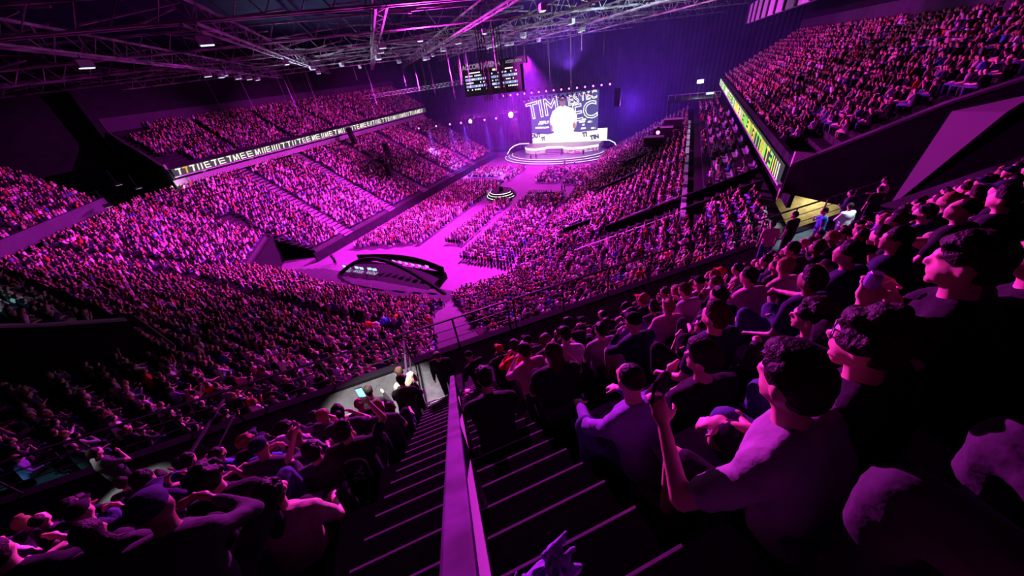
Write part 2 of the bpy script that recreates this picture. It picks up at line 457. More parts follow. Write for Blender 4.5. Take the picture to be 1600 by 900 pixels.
# dark boxes (vomitories) cut in the right terrace: (x0,x1,y0,y1)
VOM = [(-6.5, 6.8, 33.0, 36.4), (-13.5, -9.2, 39.6, 42.2), (-11.5, -5.5, 54, 56.2), (-9, -3.5, 66, 68)]
def skipR(x, y, z):
    for (x0, x1, y0, y1) in VOM:
        if x0 - .3 < x < x1 + .5 and y0 - .5 < y < y1 + .5: return True
    if x > 3.2 and 36 < y < 86 and random.random() < .82: return True
    if x > .9 and x < 2.6 and y > 30: return True           # broad stair up to the lit rail
    return False
def skipN(x, y, z):
    return (y > 19.5 and -42 < x < -24) or (y > 22 and x <= -42 and random.random() < .8) or (-26.5 < x and y < 2 + (x + 26.5) * .9 and x < -24.6)
def skipL(x, y, z): return (y < 29.2 and z < 8.2) or z < 1.2
for k in range(NR + 6):
    d = (k + .45) * RUN; z = Z0 + k * RISE
    for sd, al, fn, sk in (('L', LEFT_A, lambda p: p.y, skipL), ('R', RIGHT_A, lambda p: p.y, skipR),
                       ('C', [(-.8, 1.9), (12.5, 13.6)], lambda p: (p.x + p.y) * S2, None), ('N', [(-52.0, -50.6)], lambda p: p.x, skipN),
                       ('D', [(-5, -3.8)], lambda p: p.y * S2 - (p.x - XC) * S2 - 30, None)):
        if sd == 'N' and k in (17, 18) and RNG.random() < 2: continue
        if (sd == 'D' and k < 10) or (sd != 'N' and k > NR - 2): continue
        a, b = lower_seg(sd, d)
        if sd == 'C':
            cut = 0
        if sd == 'N' and k < 8: continue
        row_people(a, b, z, SIDE_OUT[sd], al, fn, sk)

# floor blocks
def floor_block(x0, x1, y0, y1, slant=0.0, fill=.97):
    y = y0
    while y < y1:
        x = x0 + .3
        while x < x1:
            if random.random() < fill and y > y0 + slant * (x - x0):
                yaw = math.atan2(STAGE[1] - y, STAGE[0] - x) - PI / 2 + random.gauss(0, .15)
                put(x, y, 0, yaw, 0)
            x += .54
        y += .92
floor_block(-51.6, -38.4, 35.0, 74.0, 0.35)
floor_block(-34.4, -30.6, 40.0, 61.5, 0)
floor_block(-28.6, -20.0, 35.5, 66.0)
floor_block(-52.0, -42.5, 77.0, 87.0)
floor_block(-39.8, -37.8, 75.0, 86.5)
floor_block(-31.0, -24.5, 73.5, 86.0)
floor_block(-23.3, -19.0, 72.5, 88.0)

# upper tiers ---------------------------------------------------------
UR = 15; URUN = .82; URISE = .46; ZU = 16.0
for sd, sg in (('right', 1), ('left', -1)):
    mb = MB(); pts = []
    for k in range(UR):
        x0 = XC + sg * (43.9 + k * URUN); x1 = XC + sg * (43.9 + (k + 1) * URUN); z = ZU + k * URISE
        mb.quad((x0, 28.4, z), (x0, 104, z), (x1, 104, z), (x1, 28.4, z))
        mb.quad((x0, 28.4, z - URISE), (x0, 104, z - URISE), (x0, 104, z), (x0, 28.4, z))
        a = Vector((XC + sg * (43.9 + (k + .45) * URUN), 28.9, 0)); b = a + Vector((0, 74, 0))
        al = ay([40.8, 52.8, 64.8, 76.8, 88.8, 28.9] if sg < 0 else [41, 54, 67, 80, 93], .55)
        def sku(x, y, z, sg=sg):
            if sg < 0: return (28 < y < 33 and k < 4) or (z > 16 + 0.0 and y < 33 and k > 11 - 0 * y)
            return (y < 34 and k < 3) or (y < 30.5 and k < 8)
        row_people(a, b, z, Vector((sg, 0, 0)), al, lambda p: p.y, sku, fill=.95)
    struct('terrace_upper_' + sd, mb, M_CONCD)
    xb = XC + sg * (43.9 + UR * URUN); zb = ZU + UR * URISE
    struct('wall_' + sd, MB().box((xb + sg * .2, 66, (zb + 29) / 2 - 1), (.4, 78, 29 - zb + 4)), M_WALL)
    struct('trim_wall_' + sd, MB().box((xb - sg * .1, 66, zb + 1.1), (.2, 76, 2.2)), M_WALLP)
    # slab under the upper tier, front and underside
    struct('trim_balcony_' + sd, MB().prism([(XC + sg * 43.6, 28.2, 14.7), (XC + sg * 43.6, 28.2, 16.9), (XC + sg * 43.9, 28.2, 16.9), (XC + sg * 43.9, 28.2, ZU - .56), (xb, 28.2, zb - .7), (xb, 28.2, 14.7)], (0, 76, 0)), M_WALL)
# ------------------------------------------------------------------ roof
struct('ceiling', MB().box((XC, 40, 35.2), (130, 160, .4)), M_CEIL)
def drape(name, x0, x1, y, z0, z1, m, n=70, amp=.25):
    mb = MB()
    for i in range(n):
        a = x0 + (x1 - x0) * i / n; b = x0 + (x1 - x0) * (i + 1) / n
        ya = y + amp * (i % 2); yb = y + amp * ((i + 1) % 2)
        mb.quad((a, ya, z0), (b, yb, z0), (b, yb, z1), (a, ya, z1))
    return struct(name, mb, m)
M_DRAPE = mat('indigo_drape', (0.05, 0.035, 0.11), 0.9, noise=0.4, nscale=.5)
drape('wall_back', -99, 26, 113, 0, 35, M_DRAPE, 240, .18)
struct('wall_left.001', MB().box((-97.6, 40, 26.5), (.4, 160, 17)), M_WALL)
struct('wall_right.001', MB().box((24.4, 70, 26.5), (.4, 90, 17)), M_WALL)
struct('wall_near', MB().box((XC, -40, 17), (130, .4, 36)), M_WALL)
M_HEAD = mat('truss_paint', (0.5, 0.5, 0.52), 0.55, noise=.85, nscale=.5)
def hall_clip(p, d):
    t0, t1 = -300, 300
    for ax, lo, hi in ((0, -97, 24), (1, -8, 112)):
        a = (lo - p[ax]) / d[ax]; b = (hi - p[ax]) / d[ax]
        t0 = max(t0, min(a, b)); t1 = min(t1, max(a, b))
    return t0, t1
def roof_truss(p, d, z, label, width=.8, depth=1.5, r=.085, step=2.2, tmin=None):
    t0, t1 = hall_clip(p, d)
    if tmin is not None: t0 = max(t0, tmin)
    if t1 - t0 < 4: return
    n = Vector((-d.y, d.x, 0)) * width / 2
    A = p + d * t0; A.z = z; root = empty('roof_truss', A)
    L = t1 - t0; lo = []
    def g(t, off, zz): return d * t + n * off + Vector((0, 0, zz))
    for off in (-1, 1):
        MB().bar(g(0, off, 0), g(L, off, 0), r * 2, r * 1.6).build('bottom_chord', M_HEAD, root)
    MB().bar(g(0, 0, depth), g(L, 0, depth), r * 2).build('top_chord', M_HEAD, root)
    mb = MB(); k = int(L / step)
    for i in range(k):
        a = i * step; s1 = 1 if i % 2 else -1
        mb.bar(g(a, s1, 0), g(a + step, -s1, 0), r * .8)
        mb.bar(g(a, s1, 0), g(a + step / 2, 0, depth), r * .8); mb.bar(g(a + step / 2, 0, depth), g(a + step, -s1, 0), r * .8)
    o = mb.build('lacing', M_HEAD, root); o['kind'] = 'stuff'
    tag(root, label, 'roof truss', 'steel lattice trusses under the dark roof'); return root
ORD = ['nearest', 'second', 'third', 'fourth', 'fifth', 'sixth', 'farthest']
for i, u in enumerate((33.5, 47.5, 61.5, 75.5, 90, 104)):
    roof_truss(DN * u, WR.copy(), 29.0, f'pale steel roof truss crossing the picture left to right, {ORD[i]} of six', tmin=None)
for i, w_ in enumerate((-20, -9.5, 2.5, 13.5, 24.5, 37.5, 51)):
    roof_truss(WR * w_, DN.copy(), 28.7, f'pale steel roof truss running away towards the hall corner, {["leftmost","second from left","third from left","middle","third from right","second from right","rightmost"][i]} of seven', tmin=32)
# small secondary purlins: one countless set
mb = MB()
for i in range(26):
    u = 36 + i * 2.9
    t0, t1 = hall_clip(DN * u, WR)
    t = t0
    while t < t1:
        L = random.uniform(2, 11)
        if random.random() < .62: mb.bar(DN * u + WR * t + Vector((0, 0, 30.6 + random.uniform(-1, 1.2))), DN * u + WR * min(t1, t + L) + Vector((0, 0, 30.6 + random.uniform(-.6, .6))), .13)
        t += L + random.uniform(.5, 4)
tag(mb.build('roof_purlins', M_HEAD), 'tangle of thin pale purlins, pipes and cable trays in the dark roof', 'roof framing', kind='stuff')
# catwalk lamps and boxes
M_LAMPW = emis('catwalk_lamp_glow', (.75, .85, 1.0), 1.3)
spots = []; FLOODS = []; CABLES = []
for i in range(44):
    if i % 2: p = DN * (.4 + random.choice([33.5, 47.5, 61.5, 75.5, 90])) + WR * random.uniform(-22, 44)
    else: p = WR * (.4 + random.choice([-20, -9.5, 2.5, 13.5, 24.5, 37.5])) + DN * random.uniform(34, 95)
    if not (-95 < p.x < 10 and p.y < 108): continue
    spots.append(p)
first = None
for p in spots:
    if first is None:
        root = empty('catwalk_floodlight', (p.x, p.y, 28.3), .6)
        MB().box((0, 0, 0), (.9, .5, .5)).build('housing', M_STEEL, root)
        MB().box((0, 0, -.28), (.8, .4, .05)).build('lens', M_LAMPW, root)
        MB().bar((0, 0, .25), (0, 0, .9), .06).build('bracket', M_STEELD, root)
        first = root; o = root
    else:
        o = first.copy(); C.objects.link(o); o.location = (p.x, p.y, 28.3 - .25 * (len(bpy.data.objects) % 2)); o.rotation_euler.z = random.uniform(0, 3)
        for ch in first.children:
            c = ch.copy(); C.objects.link(c); c.parent = o
    FLOODS.append(o)
M_CAB = mat('steel_cable', (.16, .15, .18), .5, .4)
for i in range(46):
    w_ = random.uniform(-16, 40); u = random.uniform(40, 86); p = DN * u + WR * w_
    if not (-90 < p.x < 2 and p.y < 108): continue
    L = random.uniform(4, 11)
    o = MB().tube((0, 0, 0), (0, 0, -L), .03, n=4).build('rigging_cable', M_CAB); o.location = (p.x, p.y, 30.2)
    CABLES.append(o)
def img(p):
    v = Vector(p) - Vector((0, 0, H)); d = v.dot(_f)
    return (800 + 507.64 * v.dot(_X) / d, 450 - 507.64 * v.dot(_U) / d, d) if d > .05 else (0, 0, -1)
def ordn(n): return str(n) + ('th' if 10 <= n % 100 <= 20 else {1: 'st', 2: 'nd', 3: 'rd'}.get(n % 10, 'th'))
for lst, lab, cat, grp in ((FLOODS, 'small floodlight box among the roof trusses, %s from the left', 'floodlight', 'floodlight boxes among the roof trusses'),
                           (CABLES, 'thin steel cable hanging from the roof trusses, %s from the left', 'cable', 'rigging cables hanging from the roof')):
    lst.sort(key=lambda o: img(o.location)[0])
    for i, o in enumerate(lst): tag(o, lab % ordn(i + 1), cat, grp)
# haunch girder at the right
root = empty('roof_girder', (8.2, 40, 25.6))
MB().box((0, 24, 1.3), (.5, 48, 2.6)).build('web', M_STEEL, root)
for i in range(9):
    MB().box((-.3, 1 + i * 5.6, 1.3), (.25, .7, 2.6)).build('stiffener', M_STEELD, root)
tag(root, 'pale deep roof girder with dark ribs above the right balcony', 'girder')

# ------------------------------------------------------------------ side end walls, balcony ends
M_PANEL = mat('light_wall_panel', (0.30, 0.28, 0.30), 0.8, noise=.1, nscale=2)
for sd, sg in (('right', 1), ('left', -1)):
    X = lambda x: XC + sg * (x - XC) if sg < 0 else x
    def fx(x): return x if sg > 0 else 2 * XC - x
    top = [(7.0, 16.4), (12.9, 19.6), (15.4, 20.6), (20.5, 23.6), (34, 24)]
    poly = [(fx(x), 28.0, z) for x, z in top] + [(fx(34), 28.0, 12), (fx(12), 28, 13.4), (fx(7.0), 28, 14.6)]
    struct('wall_end_' + sd, MB().prism(poly, (0, .3, 0)), M_WALL)
    mb = MB()
    for (xa, za), (xb_, zb_) in zip(top[:-2], top[1:-1]): mb.bar((fx(xa), 28.1, za + .05), (fx(xb_), 28.1, zb_ + .05), .4, .14)
    struct('trim_parapet_' + sd, mb, mat('parapet_cap', (.07, .065, .075), .8))
    # wedge of light on the wall, put into a pale folded facet
    if sg > 0:
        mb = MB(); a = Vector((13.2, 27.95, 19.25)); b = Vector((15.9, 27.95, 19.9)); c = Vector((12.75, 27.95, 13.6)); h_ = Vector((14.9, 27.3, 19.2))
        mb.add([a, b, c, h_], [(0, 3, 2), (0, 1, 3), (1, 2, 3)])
        struct('trim_wall_fold', mb, mat('wedge_painted_light', (0.5, 0.46, 0.5), .8))
    mb = MB().prism([(fx(7.0), 27.9, 16.4), (fx(7.0), 27.9, 17.3), (fx(8.3), 27.9, 17.15)], (0, .3, 0))
    struct('trim_corner_' + sd, mb, M_PANEL)
# back wall of the lit opening below the right balcony
M_WARM = mat('cream_concrete', (0.62, 0.55, 0.36), .9, noise=.3, nscale=3)
struct('wall_passage', MB().box((13.6, 30.2, 12), (12.4, .3, 6)), M_WARM)
light('AREA', (9.5, 28.8, 13.6), (1.0, .85, .45), 60, .8, (10, 30.2, 11.5), name='passage_lamp')
struct('wall_passage.001', MB().box((-87.5, 30.2, 12), (14, .3, 5)), M_PANEL)
_a, _b = lower_seg('D', 9 * RUN)
struct('wall_front_corner', MB().prism([_a, _b, _b + Vector((0, 0, Z0 + 9.6 * RISE)), _a + Vector((0, 0, Z0 + 9.6 * RISE))], (.15, .15, 0)), M_BLACK)
light('AREA', (-79, 27.5, 14.4), (.9, .95, 1.0), 90, 1.5, (-84, 30, 12), name='passage_lamp')

for i, (x, y, z, wd) in enumerate(((-80.5, 21.2, 16.0, 2.6), (-72.0, 16.5, 14.6, 2.8), (-79.5, 22.8, 14.9, 1.2))):
    tl = empty('glowing_slot', (x, y, z), -.2)  # lit concrete ceiling slots; their light is put in as emission
    MB().box((0, 0, .08), (wd + .2, .9, .12)).build('housing', M_STEELD, tl); MB().box((0, 0, 0), (wd, .7, .06)).build('glow_face', emis('slot_glow', (.7, .8, .85), .7), tl)
    MB().bar((0, 0, .1), (0, 0, 2.2), .05).build('hanger', M_STEELD, tl)
    tag(tl, f'self-glowing concrete slot in the dark corner passage left of the ribbon board, {["upper", "lower left", "small middle"][i]} one', 'light')
# ------------------------------------------------------------------ LED ribbons on both balcony fronts
M_RB = emis('ribbon_dark', (0.16, 0.13, 0.20), .5)
M_GRN = emis('ribbon_green', (0.35, .95, .12), 1.1); M_YEL = emis('ribbon_yellow', (1.0, .85, .12), 1.1); M_CRM = emis('ribbon_cream', (1.0, .92, .78), 1.1)
M_ORG = emis('ribbon_orange', (1.0, .45, .08), 1.0)
def ribbon(sg, label):
    fx = lambda x: x if sg > 0 else 2 * XC - x
    root = empty('led_ribbon', (fx(6.85), 28.3, 15.1))
    n = 14; L = 74.0 / n
    for i in range(n):
        MB().box((-.1 * sg, L * (i + .5), .62), (.12, L - .25, 1.2)).build('screen_panel', M_RB, root)
    rr = random.Random(5 if sg > 0 else 8)
    near = []
    def glyph(mb, y, wd, k):
        x = -.19 * sg
        def st(ya, za, yb, zb, t=.16): mb.bar((x, ya, za), (x, yb, zb), .03, t, up=(1, 0, 0)) if False else mb.prism([(x, ya - t / 2, za), (x, ya + t / 2, za), (x, yb + t / 2, zb), (x, yb - t / 2, zb)], (-.02 * sg, 0, 0))
        s_ = .25
        if k == 0: st(y, .1, y + s_, 1.15, .22); st(y + wd * .5, .1, y + wd * .5 + s_, 1.15, .22)
        elif k == 1: st(y + wd * .3, .1, y + wd * .3 + s_, 1.0, .26); mb.prism([(x, y, .98), (x, y + wd * .8, .98), (x, y + wd * .8, 1.18), (x, y, 1.18)], (-.02 * sg, 0, 0))
        elif k == 2: st(y, .1, y + s_, 1.15, .2); st(y + wd * .3, .1, y + s_, 1.15, .2); st(y + wd * .3, .1, y + wd * .5 + s_, 1.15, .2); st(y + wd * .7, .1, y + wd * .55 + s_, 1.15, .2)
        elif k == 3:
            for q in (.12, .55, .98): mb.prism([(x, y, q), (x, y + wd * .7, q), (x, y + wd * .7, q + .18), (x, y, q + .18)], (-.02 * sg, 0, 0))
            st(y, .1, y + .1, 1.15, .2)
    y = .6; groups = {'g': MB(), 'y': MB(), 'c': MB(), 'o': MB()}
    while y < 72:
        wd = rr.uniform(.9, 1.6)
        if sg > 0: key = 'g' if rr.random() < .35 else ('y' if y < 44 and rr.random() < .6 else 'c')
        else: key = 'o' if y < 3.5 and rr.random() < .5 else 'c'
        glyph(groups[key], y, wd, rr.randrange(4)); y += wd * (1.0 if sg > 0 else 1.05)
    for k, m in (('g', M_GRN), ('y', M_YEL), ('c', M_CRM), ('o', M_ORG)):
        if groups[k].f: groups[k].build('lettering', m, root)['kind'] = 'stuff'
    MB().box((.02 * sg, 37, -.1), (.3, 74, .12)).build('frame', M_STEEL, root)
    tag(root, label, 'led ribbon')
ribbon(1, 'glowing green and yellow LED ribbon board along the right balcony front')
ribbon(-1, 'glowing cream lettered LED ribbon board along the left balcony front')
for sd, sg in (('left', -1), ('right', 1)):
    x = 2 * XC - 7.4 if sg < 0 else 7.4
    struct('trim_walk_' + sd, MB().box((x + sg * .3, 65, 14.0), (.25, 74, 1.0)), M_PANEL if sg < 0 else M_WALL)

# ------------------------------------------------------------------ far-left corner block and near-end block (mirror of the camera's tier)
def NOSE(s): return (s * math.cos(SL) - math.sin(SL), H - s * math.sin(SL) - math.cos(SL))   # u, z of a nosing
M_FASC = mat('balcony_fascia', (0.10, 0.08, 0.12), .8, noise=.15, nscale=.6)
def block(rows, wl, wr, mir, name, m):
    mb = MB()
    for k in rows:
        un, zn = NOSE(2.285 + .99 * k)
        for (a, b) in (wl, wr):
            if a is None: continue
            p = [P_uw(un, a, zn), P_uw(un, b, zn), P_uw(un - .7314, b, zn), P_uw(un - .7314, a, zn), P_uw(un, a, zn - .667), P_uw(un, b, zn - .667)]
            if mir: p = [mirror(q) for q in p]
            mb.quad(*p[:4]); mb.quad(p[4], p[5], p[1], p[0])
    return struct(name, mb, m)
block(range(-6, 12), (-9, 16), (None, None), True, 'terrace_mirror', M_CONCD)
def mbox(u0, u1, w0, w1, z0, z1, mir=True):
    pts = [P_uw(u, w_, 0) for u, w_ in ((u0, w0), (u1, w0), (u1, w1), (u0, w1))]
    if mir: pts = [mirror(q) for q in pts]
    return MB().prism([Vector((p.x, p.y, z0)) for p in pts], (0, 0, z1 - z0))
struct('trim_fascia_corner', mbox(9.3, 9.7, -9, 15.5, 13.4, 15.1), M_FASC)
struct('trim_fascia_end', mbox(5, 9.7, 15.4, 15.7, 13.4, 15.1), M_FASC)
for k in range(-6, 12):
    un, zn = NOSE(2.285 + .99 * k)
    w_ = -8.5
    while w_ < 15.2:
        w_ += .55
        if 1.5 < w_ < 2.7 or random.random() < .06: continue
        p = mirror(P_uw(un - .45, w_, zn)); put(p.x, p.y, p.z, face_yaw(p.x, p.y, Vector((-S2, -S2, 0))), 0)
# near end block
def nb(x0, x1, y0, y1, z0, z1): return MB().box(((x0 + x1) / 2, (y0 + y1) / 2, (z0 + z1) / 2), (x1 - x0, y1 - y0, z1 - z0))
prof = [(3.0, 16.0), (1.0, 17.3), (-4.0, 21.2), (-4.0, 8.5), (3.0, 11.2)]
struct('wall_block_side', MB().prism([(-23.4, y, z) for y, z in prof], (-.35, 0, 0)), M_BLACK)
struct('wall_block_front', nb(-52, -23.7, 2.7, 3.0, 12.0, 16.0), M_BLACK)
struct('trim_block_corner', MB().prism([(-23.3, 3.3, 16.05), (-24.9, 3.1, 16.1), (-23.2, 3.6, 13.8)], (0, .06, 0)), M_PANEL)
mb = MB()
for i in range(3): mb.bar((-23.45, prof[i][0], prof[i][1] + .04), (-23.45, prof[i + 1][0], prof[i + 1][1] + .04), .42, .1) if i < 2 else None
struct('trim_block_cap', mb, M_PANEL)
mb = MB()
for k in range(9):
    mb.quad((-24, 2.6 - .75 * k, 15.3 + .62 * k), (-52, 2.6 - .75 * k, 15.3 + .62 * k), (-52, 2.6 - .75 * (k + 1), 15.3 + .62 * k), (-24, 2.6 - .75 * (k + 1), 15.3 + .62 * k))
    mb.quad((-24, 2.6 - .75 * k, 15.3 + .62 * (k - 1)), (-52, 2.6 - .75 * k, 15.3 + .62 * (k - 1)), (-52, 2.6 - .75 * k, 15.3 + .62 * k), (-24, 2.6 - .75 * k, 15.3 + .62 * k))
    for i in range(42):
        if random.random() < .8:
            put(-24.9 - i * .55, 2.2 - .75 * k, 15.3 + .62 * k, random.gauss(-.1, .3), 1)
struct('terrace_near_upper', mb, M_CONCD)
light('SPOT', (-21.5, -1.5, 22.5), (.35, .95, 1.0), 3200, .2, (-30, -2, 16), 44, .6, name='exit_lamp')
for _y in (33, 42, 51, 60): light('AREA', (-80.2, _y, 14.9), (1, .97, .95), 45, .5, (-79.6, _y, 12), name='walkway_lamp')
pull_nearest(92)
build_crowd()

# ------------------------------------------------------------------ the camera's own block
block(range(-4, 7), (-15, -.91), (.62, 34), False, 'terrace_block', M_STEP)
M_AISLE = mat('grey_walkway', (0.13, 0.12, 0.14), .85, noise=.3, nscale=6)
struct('terrace_aisle', mbox(4.66, 7.6, -16, 34, 16.75, 17.05, False), M_AISLE)
struct('trim_fascia', mbox(7.6, 7.85, -16, 19.5, 13.3, 17.15, False), M_WALL)
stairs = empty('stairs', (0, 0, 0)); stairs['kind'] = 'structure'
un, zn = NOSE(1.294)
def shift(mb, d): 
    m2 = MB(); m2.v = [tuple(Vector(v) + d) for v in mb.v]; m2.f = mb.f; return m2
base = mbox(un - .2438, un, -.91, .62, zn - .30, zn, False)
nosb = MB().bar(P_uw(un + .004, -.91, zn - .008), P_uw(un + .004, .62, zn - .008), .014, .016)
sm = base.mesh('step', M_STEP); nm = nosb.mesh('nosing', M_NOSE)
for j in range(-6, 24):
    if NOSE(1.294 + .33 * j)[1] < 17.1: break
    o = bpy.data.objects.new('step', sm); C.objects.link(o); o.parent = stairs
    o.location = DN * (.33 * j * math.cos(SL)) + Vector((0, 0, -.33 * j * math.sin(SL)))
    q = bpy.data.objects.new('nosing', nm); C.objects.link(q); q.parent = o

# wide flat handrail down the middle of the stair
def rail_perp(s0, s1, w_, perp, wd, th, m, name, parent):
    a = on_plane(s0, w_, perp); b = on_plane(s1, w_, perp)
    return MB().bar(a, b, wd, th).build(name, m, parent)
root = empty('stair_handrail', (0, 0, 0))
o = rail_perp(-.3, 5.1, -.092, .34, .064, .022, M_RAIL, 'top_rail', root)
md = o.modifiers.new('b', 'BEVEL'); md.width = .008; md.segments = 2
rail_perp(-.3, 5.1, -.085, .58, .03, .03, M_STEELD, 'lower_rail', root)
for s in (.4, 1.75, 3.1, 4.4, 5.05):
    a = on_plane(s, -.088, .35); uu = (a.x * -S2 + a.y * S2); zz = H - (.739 + .0) - (uu + .674) * math.tan(SL)
    MB().bar((a.x, a.y, zz - .12), tuple(a), .035).build('post', M_STEELD, root)
tag(root, 'wide flat metal handrail running down the middle of the dark stair', 'handrail')

# fence along the front of the cross aisle
def fence(u, w0, w1, zb, label, step=1.6, h=1.05):
    a = P_uw(u, w0, zb); root = empty('guard_rail', a); L = w1 - w0
    MB().bar((0, 0, h), WR * L + Vector((0, 0, h)), .05).build('top_rail', M_STEELD, root)
    for q in (.35, .7): MB().bar((0, 0, q), WR * L + Vector((0, 0, q)), .022)  .build('middle_rail', M_STEELD, root)
    n = max(1, int(L / step))
    for i in range(n + 1): MB().bar(WR * (L * i / n), WR * (L * i / n) + Vector((0, 0, h)), .04).build('post', M_STEELD, root)
    tag(root, label, 'railing')
fence(7.72, -15.5, -1.6, 17.15, 'dark guard rail along the balcony edge left of the stair')
fence(7.72, 2.2, 19.3, 17.15, 'dark guard rail along the balcony edge right of the stair')
fence(7.72, -1.4, 2.0, 17.15, 'short dark guard rail at the foot of the stair')
for (w0, lab) in ((-5.6, 'slanting dark rail beside the man in the pale shirt'), (-1.15, 'dark rail on the left at the bottom of the stair')):
    root = empty('gate_rail', P_uw(5.0, w0, 17.05))
    MB().bar(Vector((0, 0, 1.3)), DN * 2.6 + Vector((0, 0, 1.0)), .05).build('top_rail', M_STEELD, root)
    MB().bar(Vector((0, 0, .7)), DN * 2.6 + Vector((0, 0, .5)), .03).build('middle_rail', M_STEELD, root)
    for t in (0, 1.3, 2.6): MB().bar(DN * t, DN * t + Vector((0, 0, 1.3 - t * .115)), .045).build('post', M_STEELD, root)
    tag(root, lab, 'railing')
light('SPOT', P_uw(5.6, -1.6, 21.5), (1, .97, .9), 2600, .1, P_uw(6.2, -2.0, 17.4), 44, .4, name='aisle_lamp')
light('SPOT', P_uw(6.4, -7.6, 21.0), (.95, .97, .9), 900, .1, P_uw(6.5, -7.6, 17), 22, .4, name='aisle_lamp')
light('SPOT', P_uw(6.5, -14.5, 20.0), (.2, .9, 1.0), 900, .1, P_uw(7.7, -13.4, 17), 40, .5, name='exit_lamp')
light('SPOT', P_uw(5.8, 14.5, 21.5), (.6, .9, 1.0), 1500, .1, P_uw(6.6, 14.2, 17.4), 40, .5, name='aisle_lamp')

# rails and dark boxes in the right terrace
def zlow(d): return Z0 + math.floor(max(0, d) / RUN) * RISE
for i, (x0, x1, y0, y1) in enumerate(VOM):
    zt = zlow(x1 + 18.6) + .9; zb = zlow(x0 + 18.6)
    struct('wall_vomitory' + ('' if i == 0 else '.%03d' % i), MB().prism([(x0, y0, zb - .5), (x1, y0, zt - 1), (x1, y0, zt), (x0, y0, zb + 1.2)], (0, .25, 0)).add(*[(lambda m_: (m_.v, m_.f))(MB().prism([(x0, y1, zb - .5), (x1, y1, zt - 1), (x1, y1, zt), (x0, y1, zb + 1.2)], (0, .25, 0)))][0]).add(*[(lambda m_: (m_.v, m_.f))(MB().box(((x0 + x1) / 2, (y0 + y1) / 2, zb + .6), (x1 - x0, y1 - y0, .2)))][0]), M_BLACK)
mb = None
LR = []
for ri, (y, x0, x1) in enumerate(((31.8, -9, 1.5), (38.6, -13.5, -8), (43.2, -14, -7), (50, -15, -8), (57, -14, -5), (36.9, -6, 1.6))):
    root = empty('stand_railing', (x0, y, zlow(x0 + 18.6)))
    d = Vector((x1 - x0, 0, (x1 - x0) * .5))
    MB().bar((0, 0, 1.0), d + Vector((0, 0, 1.0)), .07).build('top_rail', M_STEEL, root)
    MB().bar((0, 0, .55), d + Vector((0, 0, .55)), .05).build('middle_rail', M_STEEL, root)
    n = 6
    for i in range(n + 1): MB().bar(d * (i / n), d * (i / n) + Vector((0, 0, 1.0)), .06).build('post', M_STEELD, root)
    tag(root, f'thin pale rail climbing the right terrace, {["nearest", "third nearest", "fourth nearest", "second farthest", "farthest", "second nearest"][ri]} to the camera', 'railing', 'rails among the right terrace rows')
# broad lit stair in the right terrace
root = empty('glass_railing', (1.3, 31, 10.2)); y = 31.5; i = 0
MB().box((0, 0, .5), (.35, .1, 1.0)).build('end_plate', M_PANEL, root)
for i in range(11):
    y = 31.5 + i * 4.6
    MB().box((0, y - 31 + 1.6, .45), (.45, 3.4, .9)).build('panel', mat('grey_glass', (.5, .5, .55), .3), root)
tag(root, 'long pale glass rail panels beside the broad stair of the right terrace', 'railing')
for y in range(26):
    pass
# empty folding seats below the right ribbon
sb = MB(); sb.box((0, 0, .45), (.44, .1, .4)); sb.box((0, .22, .3), (.42, .38, .06)); sb.box((-.2, .1, .15), (.04, .3, .3)); sb.box((.2, .1, .15), (.04, .3, .3))
seat_m = sb.mesh('empty_seat', mat('pale_seat_plastic', (.42, .42, .5), .5))
cnt = 0
for k in range(26, 30):
    d = (k + .5) * RUN; z = Z0 + k * RISE; x = -18.6 + d
    for y0 in (37.5, 44, 50, 57, 63, 71):
        for j in range(5):
            if random.random() < .2: continue
            o = bpy.data.objects.new('empty_seat', seat_m); C.objects.link(o); o.location = (x, y0 + j * .55 + random.uniform(-.02, .02), z); o.rotation_euler.z = PI / 2
            tag(o, f'empty pale folding seat under the green ribbon board, {ordn(cnt % 5 + 1)} in its run, row {k - 25} from below, run at {int(y0)} metres', 'seat', 'empty seats under the right ribbon board')
            o['label'] = f'empty pale folding seat below the green ribbon board, row {k - 25} up, {ordn([37.5, 44, 50, 57, 63, 71].index(y0) * 5 + j + 1)} seat away'; cnt += 1

# ------------------------------------------------------------------ stage
M_DECK = mat('stage_deck', (.10, .10, .14), .35, noise=.1, nscale=1)
M_DECKG = mat('stage_top_floor', (.42, .46, .30), .45)
stage = empty('stage', (-33.5, 101, 0))
def ell(rx, ry, z, n=64, a0=0, a1=2 * PI, c=(0, 0)): return [Vector((c[0] + rx * math.cos(a0 + (a1 - a0) * i / n), c[1] + ry * math.sin(a0 + (a1 - a0) * i / n), z)) for i in range(n + 1)]
for i, (sc_, z0, z1) in enumerate(((1.0, 0, .4), (.93, .4, .8), (.86, .8, 1.2))):
    MB().prism(ell(16.8 * sc_, 10.6 * sc_, z0)[:-1], (0, 0, z1 - z0)).build('tier', M_DECK, stage)
    MB().path(ell(16.85 * sc_, 10.65 * sc_, z1 + .03, 60, PI * 1.02, PI * 1.98), .06, 4).build('edge_light', M_WHITE, stage)
front = [(-10.5, .5), (-9, -1.6), (-6, -2.6), (-3.2, -1.2), (-3.0, -.2), (2.2, -.2), (2.6, -1.4), (5, -2.4), (9, -1.6), (12.6, .6)]
up = [Vector((x, y, 1.2)) for x, y in front] + [Vector((12.6, 7.5, 1.2)), Vector((-10.5, 7.5, 1.2))]
MB().prism(up, (0, 0, 1.7)).build('upper_deck', M_DECKG, stage)
fl = MB(); fa = MB()
